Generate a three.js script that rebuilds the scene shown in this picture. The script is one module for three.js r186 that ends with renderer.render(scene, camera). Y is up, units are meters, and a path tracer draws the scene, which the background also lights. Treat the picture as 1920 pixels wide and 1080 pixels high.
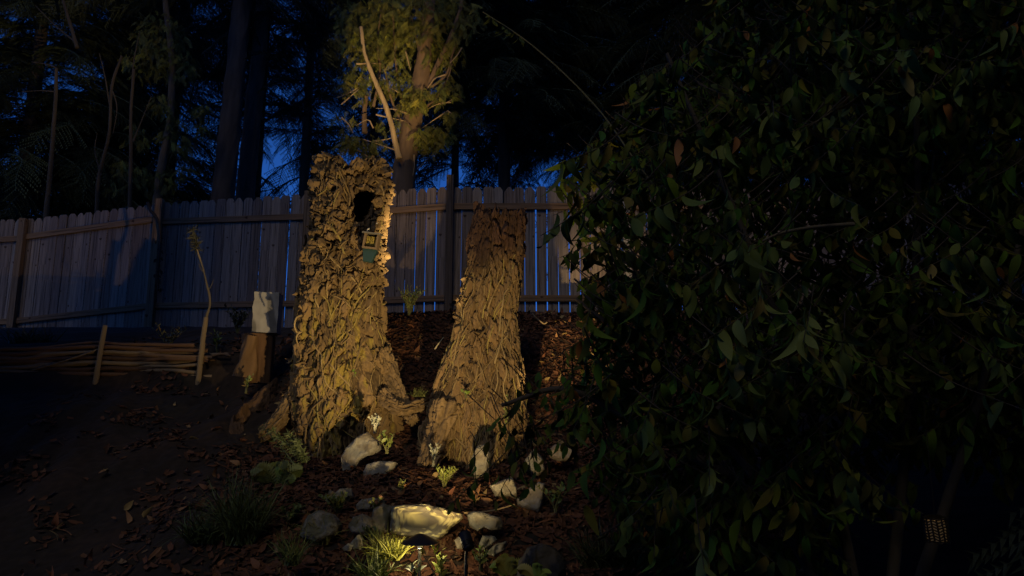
import * as THREE from 'three';
import { ImprovedNoise } from 'three/addons/math/ImprovedNoise.js';
import { mergeGeometries, mergeVertices, toCreasedNormals } from 'three/addons/utils/BufferGeometryUtils.js';

// ───────────────────────── camera, sky, light, exposure ─────────────────────────
const scene = new THREE.Scene();
const EYE = 1.6, PITCH = THREE.MathUtils.degToRad(10), F = 1371;         // F: focal length in photo pixels (1920 wide)
const camera = new THREE.PerspectiveCamera(2 * Math.atan(540 / F) * 180 / Math.PI, 16 / 9, 0.05, 900);
camera.position.set(0, EYE, 0); camera.rotation.set(PITCH, 0, 0);
const SKY_GAIN = 1.3;
{ // clear deep-blue dusk sky, the same all the way round, brighter towards the horizon
  const w = 64, h = 128, d = new Float32Array(w * h * 4);
  for (let j = 0; j < h; j++) {
    const e = Math.max(0, Math.sin(((j + 0.5) / h - 0.5) * Math.PI)), k = Math.exp(-e * 4.6);
    const c = [0.003 + 0.034 * k, 0.010 + 0.22 * k, 0.045 + 0.95 * k];
    for (let i = 0; i < w; i++) d.set([c[0] * SKY_GAIN, c[1] * SKY_GAIN, c[2] * SKY_GAIN, 1], (j * w + i) * 4);
  }
  const t = new THREE.DataTexture(d, w, h, THREE.RGBAFormat, THREE.FloatType);
  t.mapping = THREE.EquirectangularReflectionMapping; t.magFilter = t.minFilter = THREE.LinearFilter; t.needsUpdate = true;
  scene.background = t; scene.environment = t;
}
const glow = new THREE.DirectionalLight(new THREE.Color(1, 0.90, 0.66), 0.3);   // the last of the western afterglow, behind the camera
glow.position.set(-3, 14, 6); glow.target.position.set(0, 2, -7); glow.castShadow = true; glow.shadow.radius = 40;
Object.assign(glow.shadow.camera, { left: -16, right: 16, top: 16, bottom: -16, near: 0.5, far: 60 }); glow.shadow.mapSize.set(2048, 2048);
scene.add(glow, glow.target);
const LAMP = { x: -0.27, y: EYE - 0.67, z: -4.38, beams: [[-13.5, 40, 7.6, 300], [-11, 58, 65, 17], [-37, 38, 34, 16], [-46, 33, 9, 100], [15, 24, 7.5, 50]] };   // bulbs: azimuth, elevation, half angle, candela          // small garden spotlight; several beams are added to brighten tree, fence and stumps
const renderer = new THREE.WebGLRenderer({ antialias: true });
renderer.toneMapping = THREE.LinearToneMapping; renderer.toneMappingExposure = 1;
renderer.shadowMap.enabled = true; renderer.setSize(1024, 576);

// ───────────────────────── helpers ─────────────────────────
function rng(seed) { let a = seed >>> 0; return () => { a = (a + 0x6D2B79F5) | 0; let t = Math.imul(a ^ (a >>> 15), 1 | a); t = (t + Math.imul(t ^ (t >>> 7), 61 | t)) ^ t; return ((t ^ (t >>> 14)) >>> 0) / 4294967296; }; }
const perlin = new ImprovedNoise(), nz = (x, y, z) => perlin.noise(x, y, z);
function fbm(x, y, z, o = 4) { let s = 0, a = 0.5; for (let i = 0; i < o; i++) { s += a * nz(x, y, z); x = x * 2.03 + 7.1; y = y * 2.03 + 3.7; z = z * 2.03 + 1.3; a *= 0.5; } return s; }
const hash = (i, j, k, s) => { let h = Math.imul(i, 374761393) ^ Math.imul(j, 668265263) ^ Math.imul(k, 2147483647) ^ Math.imul(s, 1274126177); h = Math.imul(h ^ (h >>> 13), 1274126177); h = Math.imul(h ^ (h >>> 15), 2246822519); return ((h ^ (h >>> 16)) >>> 0) / 4294967296; };
function worley(x, y, z) {                                               // F1, F2, offset to the nearest point, and its cell
  const X = Math.floor(x), Y = Math.floor(y), Z = Math.floor(z); let f1 = 9, f2 = 9, c = null, o = null;
  for (let i = -1; i < 2; i++) for (let j = -1; j < 2; j++) for (let k = -1; k < 2; k++) {
    const a = X + i, b = Y + j, e = Z + k, dx = a + hash(a, b, e, 1) - x, dy = b + hash(a, b, e, 2) - y, dz = e + hash(a, b, e, 3) - z, d = Math.sqrt(dx * dx + dy * dy + dz * dz);
    if (d < f1) { f2 = f1; f1 = d; c = [a, b, e]; o = [dx, dy, dz]; } else if (d < f2) f2 = d;
  }
  return { f1, f2, o, c };
}
const clamp = (x, a = 0, b = 1) => Math.min(b, Math.max(a, x)), lerp = (a, b, t) => a + (b - a) * t, sstep = (a, b, x) => { const t = clamp((x - a) / (b - a)); return t * t * (3 - 2 * t); };
function table(rows, x, k = 1) { if (x <= rows[0][0]) return rows[0][k]; for (let i = 1; i < rows.length; i++) if (x <= rows[i][0]) return lerp(rows[i - 1][k], rows[i][k], (x - rows[i - 1][0]) / (rows[i][0] - rows[i - 1][0])); return rows[rows.length - 1][k]; }
function smoothTable(rows, x) { let s = 0; for (let i = -2; i <= 2; i++) s += table(rows, x + i * 0.07); return s / 5; }
const V = (x, y, z) => new THREE.Vector3(x, y, z);
function at(px, py, depth) {                                             // the place in the garden seen at photo pixel (px, py), that far ahead of the camera
  const u = (px - 960) / F, v = (540 - py) / F, k = depth / (Math.cos(PITCH) - v * Math.sin(PITCH));
  return V(u * k, EYE + (v * Math.cos(PITCH) + Math.sin(PITCH)) * k, -depth);
}
function toPixel(p) { const y = p.y - EYE, z = -p.z, c = Math.cos(PITCH), s = Math.sin(PITCH), dz = z * c + y * s; return [960 + F * p.x / dz, 540 - F * (y * c - z * s) / dz]; }

const used = {};
function numbered(n) { const k = used[n] = (used[n] ?? -1) + 1; return k ? `${n}_${String(k).padStart(3, '0')}` : n; }
function tag(o, label, category, group) { Object.assign(o.userData, { label, category }); if (group) o.userData.group = group; return o; }
function thing(name, label, category, pos, group) { const o = new THREE.Group(); o.name = numbered(name); if (pos) o.position.copy(pos); scene.add(o); return tag(o, label, category, group); }
function mesh(name, geo, mat, parent, pos) { const m = new THREE.Mesh(geo, mat); m.castShadow = m.receiveShadow = true; m.name = parent === scene ? numbered(name) : name; if (pos) m.position.copy(pos); parent.add(m); return m; }
function structure(name, geo, mat) { const m = mesh(name, geo, mat, scene); m.userData.kind = 'structure'; return m; }
function stuff(name, geo, mat, parent) { const m = mesh(name, geo, mat, parent); m.userData.kind = 'stuff'; return m; }
function instances(name, geo, mat, mats, colors, parent) {
  const m = new THREE.InstancedMesh(geo, mat, mats.length); m.castShadow = m.receiveShadow = true; m.name = parent === scene ? numbered(name) : name; m.userData.kind = 'stuff';
  mats.forEach((x, i) => { m.setMatrixAt(i, x); if (colors) m.setColorAt(i, colors[i]); }); parent.add(m); return m;
}
const rgb = (r, g, b) => new THREE.Color().setRGB(r, g, b);
function M(c, o = {}) { return new THREE.MeshStandardMaterial({ color: Array.isArray(c) ? rgb(...c) : c, roughness: 0.9, side: THREE.DoubleSide, ...o }); }
function paint(g, fn) { const p = g.attributes.position, n = g.attributes.normal, c = new Float32Array(p.count * 3); for (let i = 0; i < p.count; i++) c.set(fn(p.getX(i), p.getY(i), p.getZ(i), n ? n.getX(i) : 0, n ? n.getY(i) : 1, n ? n.getZ(i) : 0), i * 3); g.setAttribute('color', new THREE.BufferAttribute(c, 3)); return g; }
function geo(pos, idx, uv) { const g = new THREE.BufferGeometry(); g.setAttribute('position', new THREE.Float32BufferAttribute(pos, 3)); g.setAttribute('uv', new THREE.Float32BufferAttribute(uv || new Array(pos.length / 3 * 2).fill(0), 2)); g.setIndex(idx); g.computeVertexNormals(); return g; }
function merge(list) { return mergeGeometries(list.map((g) => g.index ? g : mergeVertices(g))); }
/** A tapered tube through points (Vector3), radius r(t), closed at both ends. */
function tube(pts, r, sides = 6, steps = 0, wobble = 0, seed = 1) {
  const curve = new THREE.CatmullRomCurve3(pts, false, 'centripetal'), n = steps || Math.max(2, pts.length * 3), pos = [], uv = [], idx = [], len = curve.getLength();
  const R = typeof r === 'function' ? r : (t) => lerp(r[0], r[1], t);
  let nrm = null, prev = null;
  for (let i = 0; i <= n; i++) {
    const t = i / n, c = curve.getPoint(t), tan = curve.getTangent(t);
    if (!nrm) { nrm = Math.abs(tan.y) > 0.9 ? V(1, 0, 0) : V(0, 1, 0); }
    nrm.addScaledVector(tan, -nrm.dot(tan)).normalize(); const bi = tan.clone().cross(nrm);
    for (let k = 0; k <= sides; k++) {
      const a = k / sides * Math.PI * 2, w = wobble ? 1 + wobble * nz(Math.cos(a) * 2 + seed * 9.1, t * len * 9, Math.sin(a) * 2 + seed) : 1, q = R(t) * w;
      pos.push(c.x + (nrm.x * Math.cos(a) + bi.x * Math.sin(a)) * q, c.y + (nrm.y * Math.cos(a) + bi.y * Math.sin(a)) * q, c.z + (nrm.z * Math.cos(a) + bi.z * Math.sin(a)) * q);
      uv.push(k / sides * 2 * Math.PI * R(0), t * len);
      if (i && k) { const b = i * (sides + 1) + k; idx.push(b, b - 1, b - sides - 2, b, b - sides - 2, b - sides - 1); }
    }
    prev = c;
  }
  for (const [row, tt] of [[0, 0], [n, 1]]) { const c = curve.getPoint(tt), at0 = pos.length / 3; pos.push(c.x, c.y, c.z); uv.push(0, 0); for (let k = 0; k < sides; k++) idx.push(at0, row * (sides + 1) + k + (tt ? 0 : 1), row * (sides + 1) + k + (tt ? 1 : 0)); }
  return geo(pos, idx, uv);
}
function lathe(profile, seg = 24) { return new THREE.LatheGeometry(profile.map(([r, y]) => new THREE.Vector2(r, y)), seg); }
function box(w, h, d) { return new THREE.BoxGeometry(w, h, d); }
/** A drooping oval leaf growing along +y from the origin, folded on its midrib. */
function leafGeo(len, wid, droop = 0.3, fold = 0.25, n = 5) {
  const pos = [], idx = [];
  for (let i = 0; i <= n; i++) {
    const t = i / n, w = wid / 2 * Math.pow(Math.sin(Math.PI * Math.pow(clamp(t, 0.015, 0.985), 0.8)), 0.8), y = len * (t - droop * 0.25 * t * t), z = -len * droop * t * t;
    pos.push(-w, y, z + w * fold, 0, y, z, w, y, z + w * fold);
    if (i) { const b = i * 3; idx.push(b, b - 3, b - 2, b, b - 2, b + 1, b + 1, b - 2, b - 1, b + 1, b - 1, b + 2); }
  }
  return geo(pos, idx);
}
function pose(p, dir, roll, s) {                                         // matrix that turns +y to dir, rolled, scaled
  const q = new THREE.Quaternion().setFromUnitVectors(V(0, 1, 0), dir.clone().normalize()), r = new THREE.Quaternion().setFromAxisAngle(V(0, 1, 0), roll);
  return new THREE.Matrix4().compose(p, q.multiply(r), typeof s === 'number' ? V(s, s, s) : s);
}
function dataTex(w, h, fn, srgb = false) {
  const d = new Uint8Array(w * h * 4); for (let j = 0; j < h; j++) for (let i = 0; i < w; i++) { const c = fn(i / w, j / h); for (let k = 0; k < 3; k++) d[(j * w + i) * 4 + k] = clamp(c[k]) * 255; d[(j * w + i) * 4 + 3] = 255; }
  const t = new THREE.DataTexture(d, w, h); t.wrapS = t.wrapT = THREE.RepeatWrapping; t.magFilter = THREE.LinearFilter; t.minFilter = THREE.LinearMipmapLinearFilter; t.generateMipmaps = true; if (srgb) t.colorSpace = THREE.SRGBColorSpace; t.needsUpdate = true; return t;
}
const vc = (o = {}) => M([1, 1, 1], { vertexColors: true, ...o });
const matVC = vc({ roughness: 0.95 }), matLeafVC = vc({ roughness: 0.6 });

// ───────────────────────── ground ─────────────────────────
const profMid = [[0, -1.6], [3, -1.5], [4.2, -1.25], [4.75, -1.06], [4.98, -0.88], [5.2, -0.69], [5.6, -0.57], [6, -0.46], [6.6, -0.36], [7, -0.12], [7.4, 0.32], [8, 0.85], [8.35, 1.12], [9, 1.22], [10.2, 1.43], [12, 1.4], [16, 0.9], [30, -1.5], [90, -5], [400, -9]];
const profLeft = [[0, -1.6], [3, -1.55], [4.5, -1.15], [5.5, -0.75], [6.5, -0.27], [7.3, 0.06], [7.90, 0.25], [8.09, 0.74], [8.6, 0.88], [10, 1.18], [11.3, 1.38], [12.5, 1.36], [16, 0.9], [30, -1.5], [90, -5], [400, -9]];
function ground(x, d, fine = true) {
  const k = sstep(-1.9, -2.9, x);
  let h = lerp(smoothTable(profMid, d), smoothTable(profLeft, d), k);
  h += 0.10 * nz(x * 0.9, d * 0.9, 3.3) * sstep(3, 5, d) * sstep(11, 9, d);
  if (fine) h += 0.05 * fbm(x * 4, d * 4, 1.7, 3) + 0.02 * fbm(x * 17, d * 17, 5.1, 2);
  // slumped clods on the bank left of the stumps
  if (x < -1.2 && x > -4.5) h += 0.10 * Math.abs(nz(x * 2.2 + d * 1.1, d * 1.2 - x, 8.8)) * sstep(5, 6, d) * sstep(8, 7.4, d);
  return EYE + h;
}
const onGround = (px, py) => { for (let d = 2; d < 14; d += 0.02) { const p = at(px, py, d); if (p.y <= ground(p.x, d, false)) { p.y = ground(p.x, d); return p; } } return at(px, py, 10); };
const spot = (x, d, dy = 0) => V(x, ground(x, d) + dy, -d);
{
  const xs = [], ds = [];
  for (let x = -4.8; x <= 2.6; x += 0.026) xs.push(x);
  for (let k = 1, s = 0.05; k < 50; k++, s *= 1.17) { xs.unshift(xs[0] - s); xs.push(xs[xs.length - 1] + s); }
  for (let d = 3.6; d <= 8.8; d += 0.022) ds.push(d);
  for (let k = 1, s = 0.04; k < 52; k++, s *= 1.17) ds.push(ds[ds.length - 1] + s);
  for (let k = 1, s = 0.05; k < 46; k++, s *= 1.18) ds.unshift(ds[0] - s);
  const pos = [], idx = [], uv = [], n = xs.length;
  ds.forEach((d, j) => xs.forEach((x, i) => { pos.push(x, ground(x, d), -d); uv.push(x, d); if (i && j) { const b = j * n + i; idx.push(b - n - 1, b - n, b, b - n - 1, b, b - 1); } }));
  const g = paint(geo(pos, idx, uv), (x, y, z) => { const a = clamp(0.5 + fbm(x * 1.3, z * 1.3, 2.2, 3) * 1.4), b = clamp(0.5 + 1.6 * fbm(x * 21, z * 21, 9, 3)), k = (0.6 + 0.8 * b); return [lerp(0.018, 0.042, a) * k, lerp(0.014, 0.024, a) * k, lerp(0.010, 0.015, a) * k]; });
  structure('ground', g, matVC);
}
// ───────────────────────── dead bark ─────────────────────────
function barkAt(x, y, z, o) {                                            // height in metres and the colour of the flake it belongs to
  const W = o.warp ?? 1, wx = W * 0.035 * nz(x * 9, y * 7, z * 9 + 4), wy = W * 0.07 * nz(x * 8 + 9, y * 6, z * 8), wz = W * 0.035 * nz(x * 9, y * 7 + 5, z * 9);
  const s1 = o.scale, a = worley((x + wx) * s1, (y + wy) * s1 * o.stretch, (z + wz) * s1), s2 = s1 * 2.3, b = worley((x + wx * 0.6) * s2 + 31, (y + wy * 0.6) * s2 * o.stretch, (z + wz * 0.6) * s2 + 17);
  const h1 = hash(...a.c, 5), h2 = hash(...b.c, 6), tilt = (a.o[0] * (hash(...a.c, 7) - 0.5) + a.o[1] * (hash(...a.c, 8) - 0.5) + a.o[2] * (hash(...a.c, 9) - 0.5));
  const p1 = sstep(0.03, 0.17, a.f2 - a.f1), p2 = sstep(0.03, 0.22, b.f2 - b.f1);
  const h = o.amp * (p1 * (0.35 + 0.65 * h1 + 1.3 * tilt) + 0.5 * p2 * (0.3 + 0.7 * h2) + 0.30 * (1 - a.f1) * p1) + 0.40 * o.amp * fbm(x * 46, y * 15, z * 46, 3) + 0.05 * fbm(x * 3, y * 2.5, z * 3, 2) * (o.big ?? 1);
  return { h, h1, h2 };
}
function makeStump(o) {
  const ys = o.rows.map(([py, l, r]) => { const a = at(l, py, o.depth), b = at(r, py, o.depth); return [a.y, (a.x + b.x) / 2, (b.x - a.x) / 2]; }).sort((a, b) => a[0] - b[0]);
  const y0 = ys[0][0] - 0.3, yTop = ys[ys.length - 1][0];
  const rim = (th) => yTop + o.rim(th);
  const bark = (th, y) => o.bark(th, y);
  const core = (th, y) => {                                              // smooth surface without bark
    const cx = table(ys, y, 1), k = sstep(ys[0][0] + 0.75, ys[0][0] - 0.1, y);
    const r = table(ys, y, 2) * (1 + k * 0.14 * Math.sin(th * 4 + o.phase) + 0.04 * Math.sin(th * 3 + y * 2.1 + o.phase) + 0.03 * nz(Math.cos(th) * 2, y * 2.3, Math.sin(th) * 2 + o.phase)) - o.inset;
    return { cx, r };
  };
  const surf = (th, y) => {
    const { cx, r } = core(th, y), c = Math.cos(th), s = Math.sin(th), b = bark(th, y), e = barkAt(cx + r * c + o.seed, y, -o.depth + r * s, b), lean = o.leanZ * (y - y0), q = r + e.h - b.amp * 0.5;
    return { p: V(cx + q * c, y, -o.depth - lean + q * s * 0.95), e, n: V(c, 0, s) };
  };
  const NT = o.nt, NY = o.ny, pos = [], uv = [], idx = [], col = [], inner = 26;
  for (let j = 0; j <= NY + inner; j++) for (let i = 0; i <= NT; i++) {
    const th = i / NT * Math.PI * 2, top = rim(i === NT ? 0 : th), t = Math.min(1, j / NY), y = lerp(y0, top, t), { p, e } = surf(i === NT ? 0 : th, y);
    if (j > NY) {                                                        // the rotted, sunken top
      const q = (j - NY) / inner, cx = table(ys, y, 1), k = q < 0.25 ? 1 - q * 0.6 : 0.85 - (q - 0.25) * 1.12, down = 0.02 + 0.22 * sstep(0.1, 0.5, q) + 0.03 * nz(i * 0.2, q * 8, o.seed);
      p.x = cx + (p.x - cx) * Math.max(0.01, k); const zc = -o.depth - o.leanZ * (y - y0); p.z = zc + (p.z - zc) * Math.max(0.01, k); p.y = lerp(y, yTop - 0.22, sstep(0.25, 1, q)) - down * 0.7;
    }
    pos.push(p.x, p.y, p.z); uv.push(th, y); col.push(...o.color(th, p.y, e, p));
  }
  const holeIn = (i, j) => { if (!o.hole || j > NY) return false; const k = j * (NT + 1) + i, [px, py] = toPixel(V(pos[k * 3], pos[k * 3 + 1], pos[k * 3 + 2])); return pos[k * 3 + 2] > -o.depth && inside(o.hole, px + 4 * nz(px * 0.15, py * 0.15, 1), py + 5 * nz(px * 0.13, py * 0.13, 7)); };
  for (let j = 1; j <= NY + inner; j++) for (let i = 1; i <= NT; i++) { const b = j * (NT + 1) + i; if (holeIn(i, j)) continue; idx.push(b - 1, b, b - NT - 2, b, b - NT - 1, b - NT - 2); }
  const g = geo(pos, idx, uv); g.setAttribute('color', new THREE.Float32BufferAttribute(col, 3));
  const t = thing(o.name, o.label, 'tree stump');
  mesh('bark', g, matVC, t);
  return { t, surf, y0, yTop, rim, ys, hole: o.hole };
}
function inside(poly, x, y) { let c = false; for (let i = 0, j = poly.length - 1; i < poly.length; j = i++) { const [a, b] = poly[i], [d, e] = poly[j]; if ((b > y) !== (e > y) && x < (d - a) * (y - b) / (e - b) + a) c = !c; } return c; }
const nearHole = (S, p) => { if (!S.hole) return false; const [x, y] = toPixel(p), c = [683, 388]; return inside(S.hole.map(([a, b]) => [c[0] + (a - c[0]) * 1.12, c[1] + (b - c[1]) * 1.06]), x, y); };
/** a dead ivy stem crawling over a stump */
function vine(S, th, y, len, r, R, up, proud = 0.004) {
  const pts = []; let a = up + (R() - 0.5) * 1.2; const step = 0.035, n = Math.max(4, Math.round(len / step)); let wig = R() * 9;
  for (let k = 0; k < n; k++) {
    const top = S.rim(th); if (y > top - 0.02 || y < S.y0 + 0.3 || (S.bareAbove && y > S.bareAbove + 0.25 * (hash(Math.floor(th * 40), 3, 1, 2) - 0.5))) break;
    const s = S.surf(th, y); if (nearHole(S, s.p)) break; pts.push(s.p.addScaledVector(s.n, proud + r * 0.4));
    a += (R() - 0.5) * 0.7 + 0.12 * Math.sin(wig + k * 0.5); a = lerp(a, up, 0.12);
    y += step * Math.sin(a); th += step * Math.cos(a) / 0.42;
  }
  for (let k = 1; k < pts.length - 1; k++) pts[k].lerp(pts[k - 1].clone().add(pts[k + 1]).multiplyScalar(0.5), 0.6);
  return pts.length > 3 ? tube(pts, (t) => r * (1 - 0.55 * t) + 0.0012, 5, pts.length * 2) : null;
}
/** a curled scrap of bark or dead leaf, base at the origin, lying in xy and lifting towards +z */
function flakeGeo(w, h, curl, R) {
  const pos = [], idx = [], n = 3, ph = R() * 6, ja = [0, 1, 2, 3].map(() => 0.75 + 0.5 * R());
  for (let j = 0; j <= n; j++) for (let i = 0; i <= n; i++) { const u = i / n - 0.5, v = j / n - 0.5, e = ja[(i + j) % 4]; pos.push(w * u * e * (1 - 0.5 * v * v), h * v * e, curl * (u * u * 2 + v * v * 1.6 + 0.5 * Math.sin(ph + u * 5) * v)); if (i && j) { const b = j * (n + 1) + i; idx.push(b, b - 1, b - n - 2, b, b - n - 2, b - n - 1); } }
  return geo(pos, idx);
}
const barkTones = [[0.20, 0.135, 0.064], [0.15, 0.098, 0.048], [0.25, 0.172, 0.082], [0.11, 0.07, 0.035], [0.18, 0.125, 0.058]].map((c) => M(c));
const vineTones = [[0.25, 0.175, 0.08], [0.37, 0.27, 0.125], [0.19, 0.13, 0.06], [0.33, 0.26, 0.08]].map((c) => M(c));
const tintBy = (base, e, spread = 0.55) => { const k = 1 - spread / 2 + spread * e.h1 + 0.25 * (e.h2 - 0.5); return base.map((c) => c * k); };
function dress(S, R, o) {
  const few = [], many = [];
  for (let k = 0; k < o.vines; k++) {
    const th = lerp(0.1, Math.PI - 0.1, R()), y = lerp(S.y0 + 0.35, S.yTop - 0.1, Math.pow(R(), o.low ?? 1)), big = k < o.named;
    const g = vine(S, th, y, big ? 0.25 + R() * 0.7 : 0.12 + R() * 0.3, big ? 0.004 + R() * 0.005 : 0.002 + R() * 0.003, R, (R() < 0.8 ? 1 : -1) * (Math.PI / 2 + (R() - 0.5) * (o.loose ?? 1.2)), big ? 0.008 : 0.003);
    if (g) (big ? few : many).push(g);
  }
  few.forEach((g, i) => mesh('ivy_stem', g, vineTones[i % 4], S.t));
  stuff('ivy_rootlets', merge(many), vineTones[0], S.t);
  const variants = Array.from({ length: 10 }, () => flakeGeo(0.028 + R() * 0.045, 0.08 + R() * 0.09, 0.03 + R() * 0.035, R)), scraps = [];
  for (let k = 0; k < o.flakes; k++) {
    const th = lerp(-0.1, Math.PI + 0.1, R()), y = lerp(S.y0 + 0.35, S.rim(th) - 0.03, R()), s = S.surf(th, y); if ((o.where && R() > o.where(th, y)) || nearHole(S, s.p)) continue;
    const g = variants[Math.floor(R() * 10)], m = new THREE.Matrix4().makeBasis(V(s.n.z, 0, -s.n.x), V(0, 1, 0), s.n.clone()), e = new THREE.Matrix4().makeRotationFromEuler(new THREE.Euler((R() - 0.5) * 1.5, (R() - 0.5) * 1.5, R() * 6.3)), sc = (0.35 + 1.0 * R() * R()) * (o.flakeSize ?? 1);
    m.multiply(e).scale(V(sc, sc, sc)).setPosition(s.p.addScaledVector(s.n, -0.006));
    if (k < o.flakesNamed) { const f = mesh('bark_flake', g, barkTones[k % 5], S.t); f.applyMatrix4(m); } else scraps.push(paint(g.clone().applyMatrix4(m), ((t) => () => t)(tintBy([0.19, 0.127, 0.062], { h1: R(), h2: R() }, 0.9))));
  }
  stuff('bark_scraps', merge(scraps), matVC, S.t);
}

// the taller stump, left of the middle
const SL = makeStump({
  name: 'ivy_covered_stump', label: 'taller broken tree stump crusted in dead ivy, with a black hollow and insect box', depth: 7.0, inset: 0.045, leanZ: 0.02, seed: 3.1, phase: 0.6, nt: 640, ny: 540,
  rows: [[288, 594, 720], [300, 591, 721], [340, 583, 722], [400, 582, 720], [450, 577, 719], [500, 570, 718], [550, 564, 717], [600, 559, 720], [650, 556, 728], [700, 551, 741], [750, 546, 752], [800, 548, 754], [850, 556, 745], [890, 560, 740]],
  rim: (th) => 0.0 - 0.09 * Math.abs(Math.sin(th)) - 0.03 * Math.max(0, -Math.sin(th)) - 0.02 * Math.cos(th) + 0.07 * nz(Math.cos(th) * 3, 4, Math.sin(th) * 3) + 0.03 * nz(Math.cos(th) * 11, 4, Math.sin(th) * 11) - 0.05 * Math.exp(-(((th - 1.45) / 0.24) ** 2)) - 0.02,
  bark: (th, y) => { const k = sstep(EYE + 0.95, EYE + 1.3, y), side = sstep(1.3, 2.6, th); return { scale: 11.5, stretch: 0.34, warp: lerp(0.8, 2.2, k), amp: lerp(0.044 + 0.015 * side, 0.070 + 0.012 * side, k) }; },
  hole: [[664, 363], [684, 357], [703, 362], [699, 378], [692, 397], [684, 406], [674, 417], [663, 414], [663, 393]],
  color: (th, y, e, p) => {
    const moss = sstep(0.08, 0.3, nz(p.x * 14, p.y * 3.2, p.z * 14) + 0.42 * sstep(0.36, 0.05, Math.abs(p.x + 1.56)) * sstep(EYE + 1.35, EYE + 0.7, p.y) - 0.16), base = tintBy([0.175, 0.115, 0.054], e, 0.95);
    const low = sstep(EYE + 1.4, EYE + 0.8, y); return moss * low > 0 ? [lerp(base[0], 0.34, moss * 0.7 * low), lerp(base[1], 0.26, moss * 0.7 * low), lerp(base[2], 0.05, moss * 0.75 * low)] : base;
  },
});
{ // the hollow inside: near-black colour stands in for its deep shade
  const c = at(684, 390, 7.0), g = new THREE.CylinderGeometry(0.29, 0.30, 0.84, 40, 14, true, Math.PI * 0.36, Math.PI * 1.28); const p = g.attributes.position;
  for (let i = 0; i < p.count; i++) { const k = 1 + 0.12 * nz(p.getX(i) * 9, p.getY(i) * 5, p.getZ(i) * 9); p.setX(i, p.getX(i) * k); p.setZ(i, p.getZ(i) * k); }
  g.computeVertexNormals(); mesh('hollow', g, M([0.020, 0.015, 0.011], { roughness: 1 }), SL.t, V(at(652, 390, 7).x, c.y - 0.08, -7.06));
}
// the shorter stump that leans to the right
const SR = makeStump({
  name: 'ivy_covered_stump', label: 'shorter leaning tree stump with a reddish top coloured dark for shade and pale ivy roots', depth: 6.72, inset: 0.035, leanZ: 0.03, seed: 11.7, phase: 2.2, nt: 560, ny: 440,
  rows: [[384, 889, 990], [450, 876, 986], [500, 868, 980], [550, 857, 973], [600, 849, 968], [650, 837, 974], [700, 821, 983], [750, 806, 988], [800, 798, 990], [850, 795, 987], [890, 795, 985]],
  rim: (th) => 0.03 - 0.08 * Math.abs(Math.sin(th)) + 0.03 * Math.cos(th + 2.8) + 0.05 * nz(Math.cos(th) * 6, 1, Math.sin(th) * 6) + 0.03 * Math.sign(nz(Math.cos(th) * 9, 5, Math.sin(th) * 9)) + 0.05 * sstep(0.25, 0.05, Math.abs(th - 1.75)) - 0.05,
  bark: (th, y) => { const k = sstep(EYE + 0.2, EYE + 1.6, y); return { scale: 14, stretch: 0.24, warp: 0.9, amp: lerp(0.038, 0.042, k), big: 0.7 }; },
  color: (th, y, e, p) => { const k = sstep(EYE + 1.25, EYE + 1.65, y + 0.25 * nz(p.x * 5, p.y * 4, p.z * 5)), a = tintBy([0.175, 0.112, 0.052], e, 0.9), b = tintBy([0.072, 0.036, 0.022], e); return a.map((c, i) => lerp(c, b[i], k)); },  // top coloured darker in place of the dimmer light up there
});
SR.bareAbove = EYE + 1.42;  // ivy left off above, so the darkened top stays dim
dress(SL, rng(21), { vines: 330, named: 80, flakes: 800, flakesNamed: 150, low: 1.2, where: (th, y) => clamp(0.25 + 0.75 * sstep(EYE + 0.85, EYE + 1.35, y) + 0.6 * sstep(1.7, 2.5, th)) });
dress(SR, rng(22), { vines: 400, named: 90, flakes: 420, flakesNamed: 70, low: 1.7, loose: 0.9, flakeSize: 0.7, where: (th, y) => 0.8 * sstep(EYE + 1.5, EYE + 1.0, y) });
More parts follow.
